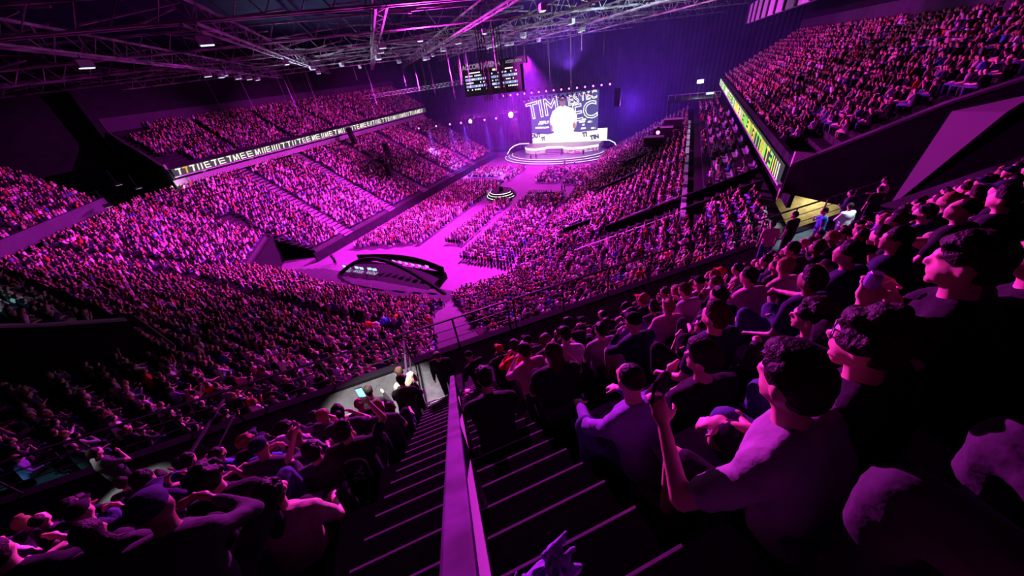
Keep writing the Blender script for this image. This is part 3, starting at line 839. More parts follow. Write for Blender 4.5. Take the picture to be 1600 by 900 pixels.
for (a, b) in zip(front[:-1], front[1:]):
    a = Vector((a[0], a[1] - .06, 0)); b = Vector((b[0], b[1] - .06, 0))
    fa.prism([a + Vector((0, 0, 2.25)), b + Vector((0, 0, 2.25)), b + Vector((0, 0, 2.9)), a + Vector((0, 0, 2.9))], (0, -.05, 0))
    if abs((a.x + b.x) / 2 + .5) > 3:
        n = 10
        for i in range(n):
            p = a.lerp(b, i / n); q = a.lerp(b, (i + .8) / n)
            for z in (1.35, 1.75):
                if random.random() < .65: fl.prism([p + Vector((0, 0, z)), q + Vector((0, 0, z)), q + Vector((0, 0, z + random.uniform(.15, .36))), p + Vector((0, 0, z + .3))], (0, -.05, 0))
fa.build('white_fascia', emis('fascia_white', (1, .98, .85), 1.3), stage); fl.build('pattern_screen', emis('fascia_pale', (.8, .78, .85), .9), stage)['kind'] = 'stuff'
M_STG = mat('stage_step', (.12, .08, .14), .6)
for i in range(9):
    y = -1.3 - i * .62; z = 2.75 - (i + 1) * .3
    MB().box((-.3 + i * .06, y, z / 2), (4.6 + i * .17, .62, z)).build('stage_step', M_STG, stage)
    MB().box((-.3 + i * .06, y - .3, z + .02), (4.6 + i * .17, .1, .06)).build('step_light', emis('step_pink', (1, .5, .95), 1.0), stage)
for pts in ([(-10.5, 4, 3.1), (-13.8, 4, 3.1), (-15.6, 3.4, 2.7), (-16.6, 2, 2.0), (-16.8, 0, .9)], [(12.6, 4, 3.3), (15.0, 4, 3.2), (16.6, 3.2, 2.6), (17.4, 1.6, 1.9), (17.3, 0, 1.0)]):
    MB().path([Vector(p) for p in pts], .13, 5).build('halo_light', M_WHITE, stage)
tag(stage, 'oval tiered stage with white edge lights and a central pink stair', 'stage')

# screen wall
M_NAVY = emis('screen_navy', (.13, .115, .36), .85)
M_SWH = emis('screen_white', (1, 1, .93), 1.25)
scr = empty('video_screen', (-32.7, 106, 2.9))
W_, H_ = 20.8, 13.3
MB().box((0, .15, H_ / 2), (W_, .3, H_)).build('display_panel', M_NAVY, scr)
MB().box((W_ / 2 + 1.4, .15, 1.7), (2.8, .3, 3.4)).build('side_panel', M_SWH, scr)
MB().prism([(-10.4, -.02, 0), (10.4, -.02, 0), (10.4, -.02, 3.0), (5, -.02, 2.7), (0, -.02, 3.2), (-5, -.02, 2.5), (-10.4, -.02, 3.0)], (0, -.04, 0)).build('white_floor_image', M_SWH, scr)
def scr_text(t, size, x, z, rot, m, ol=0, name='lettering', y=-.1, shear=0.0):
    me = text_mesh(t, size, m, name, .01, ol, .02)
    o = bpy.data.objects.new(name, me); C.objects.link(o); o.parent = scr
    o.location = (x, y, z); o.rotation_euler = (PI / 2, rot, 0)
    return o
scr_text('TIM', 6.4, -6.3, 9.6, -.14, M_SWH, .13); scr_text('EC', 6.2, 6.6, 8.0, -.14, M_SWH, .13)
scr_text('ES', 3.6, 3.2, 11.3, -.14, M_SWH, .1); scr_text('TEC', 2.7, 7.6, 12.0, -.1, M_SWH, .09); scr_text('ALPI', 1.0, -5.4, 5.9, -.05, M_SWH, .05)
for i in range(34):
    x = random.uniform(-10, 9.4); z = random.choice([3.4, 4.3, 5.2, 5.9]) + random.uniform(-.1, .1)
    if abs(x) < 3: continue
    wd = random.uniform(.6, 2.0); wd = min(wd, 10.3 - x)
    MB().prism([(x, -.05, z), (x + wd, -.05, z + .08), (x + wd, -.05, z + .55), (x, -.05, z + .5)], (0, -.03, 0)).build('white_block_image', M_SWH if random.random() < .6 else M_NAVY, scr)
M_INK = emis('screen_ink', (.02, .02, .03), .3)
scr_text('OUT', 1.6, -9.2, 2.2, -.1, M_INK, .09, y=-.12); scr_text('IT', 1.5, -6.6, 1.2, -.1, M_INK, .08, y=-.12)
scr_text('TI', 1.7, 6.6, 1.9, -.1, M_INK, .09, y=-.12); scr_text('TIN', 1.6, 9.6, 1.1, -.15, M_INK, .09, y=-.12)
body = [(-3.6, .4), (3.8, .4), (3.2, 3.2), (4.0, 4.2), (4.3, 7.2), (3.2, 9.2), (1.2, 9.9), (.6, 10.2), (-.6, 10.2), (-1.6, 9.8), (-3.2, 8.8), (-4.2, 6.6), (-3.9, 4.0), (-3.0, 3.2)]
MB().prism([(x, -.14, z) for x, z in body], (0, -.05, 0)).build('figure_coat_image', emis('screen_coat', (1, .98, .95), 1.3), scr)
for (x, z, rx, rz, m) in ((0, 11.1, .95, 1.25, emis('screen_face', (.55, .3, .35), .7)), (0, 11.9, 1.05, .8, M_INK), (-3.7, 4.2, .35, 1.0, emis('screen_hand', (.75, .3, .3), .8)), (3.5, 4.6, .5, .9, emis('screen_hand', (.75, .3, .3), .8))):
    MB().prism([(x + rx * math.cos(t), -.2, z + rz * math.sin(t)) for t in [2 * PI * i / 16 for i in range(16)]], (0, -.03, 0)).build('figure_detail_image', m, scr)
tag(scr, 'huge bright stage screen showing a white clad figure on navy lettering', 'screen')
light('AREA', (-32.7, 105.3, 9), (.9, .9, 1.0), 900, 12, (-32.7, 90, 2), name='screen_spill')

# ------------------------------------------------------------------ lighting trusses and moving heads
def box_truss(p0, p1, label, r=.09, sz=.7, m=None, name='lighting_truss', grp=None):
    m = m or M_STEELD; p0 = Vector(p0); p1 = Vector(p1); root = empty(name, p0); d = p1 - p0; L = d.length; dn = d.normalized()
    up = Vector((0, 0, 1)) if abs(dn.z) < .9 else Vector((1, 0, 0)); x = dn.cross(up).normalized() * sz / 2; z = x.normalized().cross(dn) * sz / 2
    cs = [x + z, x - z, -x - z, -x + z]
    for c in cs: MB().bar(c, d + c, r).build('chord', m, root)
    mb = MB(); n = int(L / 1.1)
    for i in range(n):
        a = d * (i / n); b = d * ((i + 1) / n)
        for j in range(4): mb.bar(a + cs[j], b + cs[(j + 1) % 4], r * .55)
    mb.build('lacing', m, root)['kind'] = 'stuff'
    tag(root, label, 'truss', grp); return root
box_truss((-45, 91, 19.3), (-16, 93, 19.4), 'dark lighting truss hung above the stage screen')
box_truss((-71, 85, 13.6), (-38, 85, 15.0), 'dark lighting truss hung left of the stage over the stand')
box_truss((-64, 56, 10.9), (-55, 60, 11.9), 'short dark truss hanging over the left terrace')
box_truss((-27.0, 50, 29), (-26.9, 50, 20.3), 'dark vertical truss tower in front of the scoreboard, left one', sz=.8)
box_truss((-24.6, 50, 29), (-24.5, 50, 20.4), 'dark vertical truss tower in front of the scoreboard, right one', sz=.8)
box_truss((-72, 70, 22.2), (-40, 72, 22.8), 'thin pale truss hanging behind and left of the scoreboard', m=M_STEEL, r=.06)
M_LENS = emis('moving_head_glow', (1.0, .12, .75), 7); M_LENSB = emis('moving_head_bright', (1.0, .4, .9), 60)
def moving_head(p, bright, label, grp=None, rlens=.16):
    root = empty('moving_head_light', p)
    MB().box((0, 0, .55), (.5, .4, .3)).build('base', M_CONE, root)
    for sx in (-1, 1): MB().box((sx * .3, 0, .2), (.08, .25, .6)).build('yoke_arm', M_CONE, root)
    MB().tube((0, .3, .1), (0, -.28, -.1), .24, .2, 10).build('head', M_CONE, root)
    ln = MB().lathe((0, 0, 0), [(.02, -.05), (rlens, -.03), (rlens, .03), (.02, .05)], 12).build('lens', M_LENSB if bright else M_LENS, root)
    ln.location = (0, -.36, -.1); ln.rotation_euler = (PI / 2 - .1, 0, 0)
    return tag(root, label, 'stage light', grp)
proto = None
for i in range(15):
    x = -44 + i * 1.95
    moving_head((x, 90.6 + i * .12, 18.2), False, f'small pink glowing stage light above the screen, {ordn(i + 1)} from the left of fifteen', 'pink lights on the truss above the screen', .2)
for i in range(16):
    moving_head((-42.4 + i * 1.28, 100.5, 15.6 + .12 * (i % 3)), False, f'dark stage light before the top edge of the big screen, {ordn(i + 1)} from the left', 'stage lights hanging before the top of the screen', .1)
box_truss((-44, 100.5, 17.0), (-21, 100.5, 17.3), 'dark truss directly above the front of the big screen')
for i, x in enumerate((-69.9, -63.5, -58.7, -55, -47.5, -44)):
    moving_head((x, 84.6, 12.6 + (x + 71) * .042), False, f'small pink stage light on the truss left of the stage, {ordn(i + 1)} from the left', 'pink lights on the truss left of the stage', .22)
moving_head((-51.8, 84.4, 13.5), True, 'brightly flaring magenta stage light, left of the two brightest', None, .42)
moving_head((-39.6, 84.4, 14.3), True, 'brightly flaring magenta stage light nearest the screen, brightest of all', None, .6)

def line_array(p, n, label, wd=1.3):
    root = empty('speaker_array', p); z = 0; y = 0
    for i in range(n):
        a = .04 * i
        o = MB().box((0, 0, 0), (wd, .7, .42)).build('cabinet', M_CONE, root); o.location = (0, y, z); o.rotation_euler = (a, 0, 0)
        z -= .45; y += math.sin(a) * .45
    MB().box((0, 0, .35), (wd, .9, .1)).build('frame', M_STEELD, root)
    MB().tube((0, 0, .4), (0, 0, 8), .03, n=4).build('cable', M_CAB, root)
    tag(root, label, 'speaker')
line_array((-39.6, 86, 12.6), 11, 'black hanging line array speaker just left of the screen')
line_array((-60.6, 60, 13.0), 6, 'upper small black speaker hanging over the left terrace')
line_array((-61.6, 59.6, 8.6), 6, 'lower small black speaker hanging over the left terrace')
line_array((-14.2, 88, 17.2), 8, 'hanging line array speaker right of the screen in violet haze')
line_array((-72.5, 62, 16.5), 8, 'black speaker hanging in front of the left balcony ribbon board')

# scoreboard cube
sbd = empty('scoreboard', (-31.3, 60, 21.7))
MB().box((0, .6, .8), (11.4, 1.2, 4.0)).build('housing', M_CONE, sbd)
def panel(x, z, wd, ht, m, n_='display_strip'): return MB().box((x, -.03, z), (wd, .06, ht)).build(n_, m, sbd)
M_SBL = emis('score_blue', (.35, .42, .9), .9); M_SBW = emis('score_white', (.95, .97, 1), 1.3); M_SBO = emis('score_orange', (1, .6, .3), 1.2)
for cx, wd in ((-3.1, 4.2), (.9, 1.6), (3.6, 2.9)):
    for r_ in range(5):
        z = 1.9 - r_ * .52
        if r_ in (1, 3): panel(cx, z, wd, .36, M_SBL)
        for i in range(int(wd / .32)):
            if random.random() < .55: panel(cx - wd / 2 + .2 + i * .32, z, .18, .2, M_SBW, 'display_cell').location.y = -.05
    panel(cx, 2.35, wd * .5, .16, M_SBW)
panel(.9, 2.5, .9, .15, M_SBO)
MB().box((-.2, .5, 3.2), (13.5, 1.4, 1.0)).build('sign_board', M_CONE, sbd)
me = text_mesh('ACCOR | ARENA', 1.0, emis('sign_letters', (.4, .34, .48), .7), 'sign_lettering', .02, 0, .02)
o = bpy.data.objects.new('sign_lettering', me); C.objects.link(o); o.parent = sbd; o.location = (-1.6, -.25, 3.2); o.rotation_euler = (PI / 2, 0, 0)
me2 = me.copy(); o = bpy.data.objects.new('sign_lettering', me2); C.objects.link(o); o.parent = sbd; o.location = (4.7, -.25, 3.2); o.rotation_euler = (PI / 2, 0, 0); o.scale = (.4, .6, 1)
for x in (-5, 5): MB().tube((x, .5, 3.6), (x, .5, 7.4), .05, n=5).build('cable', M_CAB, sbd)
tag(sbd, 'hanging scoreboard with blue score strips and ACCOR ARENA lettering', 'scoreboard')

# small round centre stage with trophy
cs = empty('round_stage', (-35.0, 65.0, 0))
for i, (r_, z0, z1) in enumerate(((3.3, 0, .45), (2.9, .45, .9), (2.5, .9, 1.3))):
    MB().lathe((0, 0, 0), [(r_, z0), (r_, z1)], 40).build('tier', M_CONE, cs)
    MB().path(ell(r_ + .05, r_ + .05, z1 - .03, 40, PI * 1.0, PI * 1.95), .07, 4).build('edge_light', M_WHITE, cs)
tag(cs, 'small round dark stage with white ring lights in the middle of the floor', 'stage')
tr = empty('trophy', (-35.0, 65, 1.3))
MB().lathe((0, 0, 0), [(.5, 0), (.5, .9), (.35, 1.0)], 16).build('plinth', M_CONE, tr)
MB().lathe((0, 0, 1.0), [(.3, 0), (.12, .3), (.1, .7), (.35, 1.2), (.4, 1.6), (.05, 1.65)], 14).build('cup', mat('silver', (.85, .85, .9), .25, .7), tr)
tag(tr, 'pale trophy on a dark plinth on the small round stage', 'trophy')

# production booth at the foot of the bowl
booth = empty('mixing_booth', (-36, 28.2, 0))
MB().box((0, .5, .5), (17, 5.0, 1.0)).build('riser', M_BLACK, booth)
arc = [Vector((-8.5 + 17 * i / 16, 2.6 + 1.6 * math.sin(PI * i / 16), 1.0)) for i in range(17)]
mb = MB()
for a, b in zip(arc[:-1], arc[1:]): mb.prism([a, b, b + Vector((0, 0, 1.1)), a + Vector((0, 0, 1.1))], (0, .15, 0))
mb.build('curved_screen_wall', M_BLACK, booth)
arc2 = [Vector((-7 + 19 * i / 20, -2.2, 1.0 + 4.3 * math.sin(PI * (.05 + .92 * i / 20)))) for i in range(21)]
MB().path(arc2, .28, 6).build('arched_truss', M_BLACK, booth)
M_SCRB = emis('monitor_blue', (.5, .8, 1.0), 1.2)
tag(booth, 'dark mixing booth with curved black wall at the foot of the terrace', 'booth')
def monitor(p, rz, m, label, grp, wd=.8):
    root = empty('monitor', p, rz)
    MB().box((0, 0, .45), (wd, .06, .5)).build('bezel', M_CONE, root); MB().box((0, -.04, .45), (wd * .9, .02, .42)).build('display', m, root)
    MB().box((0, .05, .12), (.08, .08, .24)).build('stand', M_CONE, root); MB().box((0, .05, .01), (.3, .2, .02)).build('foot', M_CONE, root)
    tag(root, label, 'monitor', grp)
for i in range(3):
    dk = empty('console_desk', (-42.6 + i * 2.4, 26.9 + .2 * i, 1.0))
    MB().box((0, 0, .78), (2.1, .9, .06)).build('desk_top', M_STEELD, dk)
    for sx in (-.95, .95):
        for sy in (-.35, .35): MB().box((sx, sy, .375), (.06, .06, .75)).build('leg', M_STEELD, dk)
    fd = MB()
    for a in range(14):
        for b in range(4):
            if random.random() < .6: fd.box((-.9 + a * .14, -.3 + b * .17, .83), (.08, .06, .03))
    fd.build('faders', emis('fader_glow', (.7, .9, 1), .9), dk)['kind'] = 'stuff'
    tag(dk, f'cluttered control desk with glowing faders in the booth, {["left","middle","right"][i]} one of three', 'desk')
    for j in range(2):
        monitor((-43.1 + i * 2.4 + j * 1.0, 27.2 + .2 * i, 1.83), .1 * i, M_SCRB, f'glowing blue white monitor in the mixing booth, {ordn(2 * i + j + 1)} of six from the left', 'blue monitors in the mixing booth')
for i in range(7):
    monitor((-37 + i * 1.25, 30.0 + .12 * math.sin(i), 2.0 - .0), -.1, emis('monitor_pink', (.85, .35, 1.0), .9), f'pink lit monitor on the curved booth wall, {ordn(i + 1)} of seven from the left', 'monitors along the curved booth wall')

# camera platform and white work lamp in the far right corner
pf = empty('camera_platform', (1.5, 93, 10))
MB().box((0, 0, 3.6), (10, 7, .4)).build('deck', M_STEELD, pf)
for sx in (-4.6, 4.6):
    for sy in (-3, 3): MB().box((sx, sy, 1.8), (.3, .3, 3.8)).build('leg', M_STEELD, pf)
MB().bar((-5, -3.4, 4.9), (5, -3.4, 4.9), .08).build('top_rail', M_STEEL, pf)
for i in range(8): MB().bar((-5 + i * 1.42, -3.4, 3.8), (-5 + i * 1.42, -3.4, 4.9), .06).build('post', M_STEEL, pf)
tag(pf, 'dark raised equipment platform at the far right of the hall', 'platform')
wl = empty('work_lamp', (2.4, 95, 14)); MB().bar((0, 0, 0), (0, 0, 2.4), .1).build('pole', M_STEELD, wl)
MB().box((0, -.1, 2.6), (1.3, .4, .7)).build('lamp_housing', M_STEEL, wl); MB().box((0, -.32, 2.6), (1.15, .05, .55)).build('lens', emis('work_lamp_glow', (.9, 1, 1), 14), wl)
tag(wl, 'bright white work lamp on the far right platform', 'lamp')
light('POINT', (2.4, 94.2, 16.8), (.75, .85, 1), 260, .3, name='work_light')
monitor((4.6, 92, 14.0), 0, emis('monitor_teal', (.6, .9, 1), 1.5), 'white and pink monitor beside the bright work lamp', None, 1.6)
for i, (x, y, z) in enumerate(((-3, 72, 10), (-4.2, 68, 9.2), (-1.5, 74, 11))):
    cs_ = empty('equipment_case', (x, y, z))
    MB().box((0, 0, .8), (3.2, 1.4, 1.6)).build('case_body', M_CONE, cs_); MB().box((0, 0, 1.64), (3.3, 1.5, .08)).build('lid', M_STEEL, cs_)
    tag(cs_, f'dark equipment case on the upper right terrace, {["middle","lowest","highest"][i]} of three', 'case')
moving_head((-3.5, 66, 12.0), False, 'small pink light glowing beside the equipment on the right terrace', None, .3)
# thin theatre haze hanging over the stage end
hz = MB().box((XC, 89, 17.3), (110.5, 46, 34.4)).build('haze', None)
mm = bpy.data.materials.new('haze'); mm.use_nodes = True; nt = mm.node_tree; nt.nodes.clear()
vo = nt.nodes.new('ShaderNodeVolumeScatter'); ou = nt.nodes.new('ShaderNodeOutputMaterial')
vo.inputs['Color'].default_value = (.42, .34, 1, 1); vo.inputs['Density'].default_value = .0034; vo.inputs['Anisotropy'].default_value = .2
nt.links.new(vo.outputs[0], ou.inputs['Volume']); hz.data.materials.clear(); hz.data.materials.append(mm)
tag(hz, 'thin violet haze hanging in the air around the stage', 'haze', kind='stuff')
#PART3
# ------------------------------------------------------------------ people of the camera's block
DG = bpy.context.evaluated_depsgraph_get
class Soup:
    """closed overlapping shapes, fused into one surface by a voxel remesh"""
    def __init__(s): s.mb = MB()
    def ell(s, c, r, R=None, n=10, m=6):
        c = Vector(c); vs = []; fs = []
        R = R or Matrix.Identity(3)
        for i in range(1, m):
            ph = PI * i / m
            for j in range(n):
                t = 2 * PI * j / n; vs.append(c + R @ Vector((r[0] * math.sin(ph) * math.cos(t), r[1] * math.sin(ph) * math.sin(t), r[2] * math.cos(ph))))
        top = len(vs); vs.append(c + R @ Vector((0, 0, r[2]))); vs.append(c + R @ Vector((0, 0, -r[2])))
        for i in range(m - 2):
            for j in range(n): fs.append((i * n + j, (i + 1) * n + j, (i + 1) * n + (j + 1) % n, i * n + (j + 1) % n))
        for j in range(n):
            fs.append((top, j, (j + 1) % n)); o = (m - 2) * n; fs.append((top + 1, o + (j + 1) % n, o + j))
        s.mb.add(vs, fs); return s
    def cap(s, a, b, r0, r1, n=9):
        a = Vector(a); b = Vector(b)
        if (b - a).length < 1e-4: return s
        s.mb.tube(a, b, r0, r1, n); s.ell(a, (r0,) * 3, n=n, m=5); s.ell(b, (r1,) * 3, n=n, m=5); return s
    def loft(s, rings, n=12):
        """rings: (centre, rx, ry) stacked"""
        vs = []; fs = []
        for (c, rx, ry) in rings:
            for j in range(n):
                t = 2 * PI * j / n; vs.append((c[0] + rx * math.cos(t), c[1] + ry * math.sin(t), c[2]))
        for k in range(len(rings) - 1):
            for j in range(n): fs.append((k * n + j, k * n + (j + 1) % n, (k + 1) * n + (j + 1) % n, (k + 1) * n + j))
        fs.append(tuple(range(n))[::-1]); fs.append(tuple(range((len(rings) - 1) * n, len(rings) * n)))
        s.mb.add(vs, fs); return s
    def mesh(s, name, m, vox, smooth=2, wr=0.0):
        me = s.mb.mesh(name, m); o = bpy.data.objects.new('tmp', me); C.objects.link(o)
        r = o.modifiers.new('r', 'REMESH'); r.mode = 'VOXEL'; r.voxel_size = vox; r.use_smooth_shade = True
        if smooth: q = o.modifiers.new('s', 'SMOOTH'); q.factor = .5; q.iterations = smooth
        if wr > 0:
            tx = bpy.data.textures.get('fold') or bpy.data.textures.new('fold', 'CLOUDS'); tx.noise_scale = .09
            d = o.modifiers.new('d', 'DISPLACE'); d.texture = tx; d.strength = wr; d.mid_level = .5
        if vox < .02: dc = o.modifiers.new('dc', 'DECIMATE'); dc.ratio = .55
        out = bpy.data.meshes.new_from_object(o.evaluated_get(DG()))
        out.name = name
        bpy.data.objects.remove(o); bpy.data.meshes.remove(me)
        out.materials.clear(); out.materials.append(m)
        return out
def rot_head(yaw, pitch, tilt=0):
    return Matrix.Rotation(yaw, 3, 'Z') @ Matrix.Rotation(pitch, 3, 'X') @ Matrix.Rotation(tilt, 3, 'Y')
ARMS = {   # elbow, wrist offsets from the shoulder; x is outward
 'lap': ((.05, .06, -.28), (-.08, .28, -.36)), 'chin': ((.06, .20, -.22), (-.14, .24, .02)), 'phone': ((.07, .12, -.25), (-.05, .32, -.10)),
 'high': ((.14, .22, .06), (.02, .36, .26)), 'side': ((.10, -.02, -.28), (.10, .18, -.40)), 'fold': ((.08, .10, -.26), (-.22, .24, -.22)),
 'drink': ((.10, .18, -.16), (-.04, .24, .07)), 'down': ((.05, -.02, -.29), (.06, .04, -.54)), 'grip': ((.08, .14, -.25), (.02, .40, -.24)),
 'knee': ((.06, .22, -.24), (-.02, .42, -.30)), 'bag': ((.07, .02, -.27), (-.12, .2, -.30)), 'out': ((.26, .02, -.1), (.5, .12, -.04)), 'behind': ((.22, .05, .1), (.0, -.1, .22))}
def make_person(kind='sit', lean=.12, tw=0, hy=0, hp=0, L='lap', Rr='lap', hair='short', sleeves='short', legs='long', spread=.16, hi=False, wide=1.0, knee=.0, fingers=False):
    """meshes for body, hair, top, trousers, shoes; faces +y, seat row floor at z=0"""
    vb = .0115 if hi else .021; vc = .014 if hi else .026
    B = Soup(); Tp = Soup(); Tr = Soup(); Hr = Soup(); Sh = [Soup(), Soup()]
    st = kind == 'stand'
    hz = .93 if st else .52
    hip = Vector((0, 0, hz))
    def sp(t, off=0): return hip + Vector((0, math.sin(lean) * t, math.cos(lean) * t))
    Rt = Matrix.Rotation(tw, 3, 'Z')
    def tb(v, t): return sp(t) + Rt @ Vector(v)
    neck = sp(.53); head = neck + Rt @ Vector((0, .035 + math.sin(lean) * .1, .17))
    # torso
    def torso(S, g, lowc=.0):
        S.loft([(sp(-.06), .16 * wide + g, .12 + g), (sp(.08), .165 * wide + g, .125 + g), (sp(.24), .155 * wide + g, .115 + g), (sp(.40), .19 * wide + g, .125 + g), (sp(.49), .165 * wide + g, .095 + g), (sp(.53), .08 + g * .5, .065 + g * .4)], 14)
        for sx in (-1, 1): S.cap(tb((0, 0, 0), .49), tb((sx * .175 * wide, 0, 0), .465), .062 + g, .064 + g)
    torso(B, 0)
    B.cap(neck - Vector((0, 0, .05)), head - Vector((0, .01, .06)), .06, .052)
    Rh = Rt @ rot_head(hy, hp)
    hd = lambda x, y, z: head + Rh @ Vector((x, y, z))
    B.ell(head, (.074, .092, .105), Rh, 14, 9); B.ell(hd(0, .035, -.055), (.055, .062, .06), Rh, 12, 7); B.ell(hd(0, .105, -.02), (.014, .018, .022), Rh, 8, 5)
    B.ell(hd(0, .08, .022), (.055, .022, .016), Rh, 8, 5); B.ell(hd(0, .09, -.06), (.024, .014, .012), Rh, 8, 5); B.ell(hd(0, .075, -.1), (.026, .022, .02), Rh, 8, 5)
    for sx in (-1, 1): B.ell(hd(sx * .078, -.005, -.01), (.012, .022, .034), Rh, 8, 6)
    # hair
    if hair != 'bald':
        Hr.ell(hd(0, -.012, .035), (.086, .100, .094), Rh, 14, 8); Hr.ell(hd(0, -.036, -.012), (.073, .072, .076), Rh, 12, 7)
        rr = random.Random(int(hy * 100) + len(hair) + int(lean * 50))
        for i in range(26 if hi else 12):
            a = rr.uniform(0, 2 * PI); e = rr.uniform(.25, 1.4); q = Vector((.078 * math.cos(a) * math.cos(e), .088 * math.sin(a) * math.cos(e), .088 * math.sin(e) + .035))
            if q.y > .05 and q.z < .07: continue
            Hr.ell(hd(*q), (.022, .024, .02), Rh, 7, 5)
        if hair == 'long':
            Hr.ell(hd(0, -.06, -.12), (.085, .06, .15), Rh, 12, 7); Hr.ell(hd(0, -.075, -.24), (.075, .045, .12), Rh, 12, 7)
        if hair == 'bun': Hr.ell(hd(0, -.11, .08), (.045, .045, .045), Rh, 10, 6)
        if hair == 'tall': Hr.ell(hd(0, .02, .105), (.07, .085, .045), Rh, 12, 6)
        if hair == 'curly':
            for i in range(34):
                a = rr.uniform(0, 2 * PI); e = rr.uniform(-.2, 1.5); q = Vector((.1 * math.cos(a) * math.cos(e), -.02 + .1 * math.sin(a) * math.cos(e), .1 * math.sin(e) + .04))
                if q.y > .05 and q.z < .08: continue
                Hr.ell(hd(*q), (.032,) * 3, Rh, 7, 5)
        if hair == 'cap':
            Hr = Soup(); Hr.ell(hd(0, 0, .05), (.088, .1, .08), Rh, 14, 8); Hr.ell(hd(0, .12, .045), (.062, .07, .010), Rh, 12, 5)
    else: Hr.ell(hd(0, -.02, .028), (.0775, .088, .088), Rh, 16, 9)
    # arms
    hands = []
    for sx, a in ((-1, L), (1, Rr)):
        if isinstance(a, str): e, w_ = ARMS[a]
        else: e, w_ = a
        s0 = tb((sx * .195 * wide, 0, 0), .455)
        el = s0 + Rt @ Vector((sx * e[0], e[1], e[2])); wr = s0 + Rt @ Vector((sx * w_[0], w_[1], w_[2]))
        el = s0 + (el - s0).normalized() * .28; wr = el + (wr - el).normalized() * .25
        B.cap(s0, el, .05, .040); B.cap(el, wr, .041, .026)
        f = (wr - el).normalized(); hc = wr + f * .05
        side = f.cross(Vector((0, 0, 1))); side = side.normalized() if side.length > .1 else Vector((1, 0, 0)); nrm = side.cross(f)
        if fingers:
            Rm = Matrix((side, f, nrm)).transposed()
            B.ell(hc, (.042, .052, .018), Rm, 10, 6)
            for q, (o, ln) in enumerate(((-.033, .062), (-.011, .074), (.011, .07), (.032, .055))):
                a0 = hc + side * o + f * .04; a1 = a0 + f * ln * .5 - nrm * .018; a2 = a1 + f * ln * .12 - nrm * .032; B.cap(a0, a1, .0095, .0088, 7); B.cap(a1, a2, .0088, .0075, 7)
            th = hc - side * .035 * sx - f * .015; t1 = th - side * .03 * sx + f * .03 - nrm * .012; B.cap(th, t1, .013, .011, 7); B.cap(t1, t1 + f * .026 - nrm * .012, .011, .009, 7)
        else:
            B.ell(hc, (.036, .036, .03)); B.cap(hc, hc + f * .06 - nrm * .03, .026, .018)
        hands.append((tuple(hc), tuple(f), tuple(nrm)))
        g = .016
        Tp.cap(s0, el if sleeves == 'long' else s0.lerp(el, .62), .056 + g * .5, .05 + g * (.3 if sleeves == 'long' else .9))
        if sleeves == 'long': Tp.cap(el, el.lerp(wr, .95), .052, .038)
    torso(Tp, .020 if hi else .024)
    # legs
    for i, sx in enumerate((-1, 1)):
        if st:
            k = hip + Vector((sx * .10, .03 + knee * (1 if sx > 0 else -.3), -.44)); an = hip + Vector((sx * .12, -.01 + knee * .6 * (1 if sx > 0 else -1), -.84)); h0 = hip + Vector((sx * .09, 0, -.02))
        else:
            h0 = hip + Vector((sx * .09, .02, -.01)); kz = .03 + (knee if sx < 0 else knee * .7); k = hip + Vector((sx * spread, .42, kz)); an = Vector((sx * (spread + .01), .40 - knee * .8, .08))
            an.z = max(.08, k.z - .45)
        kn = k + Vector((0, 0, .08)) if sx < 0 else kn
        toe = an + Vector((0, .15, -.04))
        B.cap(h0, k, .085, .055); B.cap(k, an, .054, .036)
        g = .018
        Tr.cap(h0, k if legs == 'long' else h0.lerp(k, .88), .092 + g, .062 + g)
        if legs == 'long': Tr.cap(k, an + Vector((0, 0, .03)), .062 + g, .048 + g * .5)
        Sh[i].cap(an + Vector((0, -.03, -.035)), toe, .045, .04); Sh[i].cap(an + Vector((0, 0, .0)), an + Vector((0, .0, -.03)), .046, .05)
    Tr.loft([(hip + Vector((0, 0, -.09)), .165 * wide, .135), (sp(.03), .18 * wide, .14), (sp(.1), .17 * wide, .13)], 12)
    sk = M_SKIN
    return dict(body=B.mesh('body', sk, vb, 2 if hi else 1), hair=Hr.mesh('hair', M_HAIRD, .010 if hi else .02, 1) if Hr else None,
                top=Tp.mesh('top', cloth('black'), vc, 2, .016 if hi else .0), trousers=Tr.mesh('trousers', cloth('black'), vc, 2, .014 if hi else .0),
                shoes=[q.mesh('shoe', cloth('charcoal'), .016 if hi else .03, 1) for q in Sh], hands=hands, head=tuple(head), knee=tuple(kn))
SKINS = {'light': M_SKIN, 'mid': mat('skin_mid', (.48, .27, .19), .55, noise=.1, nscale=9), 'deep': mat('skin_deep', (.2, .1, .065), .5, noise=.1, nscale=9)}
HAIRS = {'dark': M_HAIRD, 'brown': M_HAIRB, 'fair': mat('fair_hair', (.35, .22, .1), .6, noise=.4, nscale=60, bump=.6)}
def spawn(V, loc, rz, top='black', leg='denim', skin='light', hairc='dark', label='', group=None, hairmat=None, name='person', scale=1.0):
    root = empty(name, loc, rz); root.scale = (scale,) * 3
    def part(nm, me, m):
        o = bpy.data.objects.new(nm, me); C.objects.link(o); o.parent = root
        if o.material_slots and m is not None: o.material_slots[0].link = 'OBJECT'; o.material_slots[0].material = m
        return o
    part('body', V['body'], SKINS[skin])
    if V['hair']: part('hair', V['hair'], hairmat or HAIRS[hairc])
    part('top', V['top'], cloth(top)); part('trousers', V['trousers'], cloth(leg))
    for s_ in V['shoes']: part('shoe', s_, cloth('charcoal'))
    return tag(root, label, 'person', group)
def img(p):
    v = Vector(p) - Vector((0, 0, H)); d = v.dot(_f)
    return (800 + 507.64 * v.dot(_X) / d, 450 - 507.64 * v.dot(_U) / d, d) if d > .05 else (0, 0, -1)
def row_at(k):
    un, zn = NOSE(2.285 + .99 * k); return un - .47, zn
YB = PI / 4                      # rotation that faces local +y down the rake
taken = {}
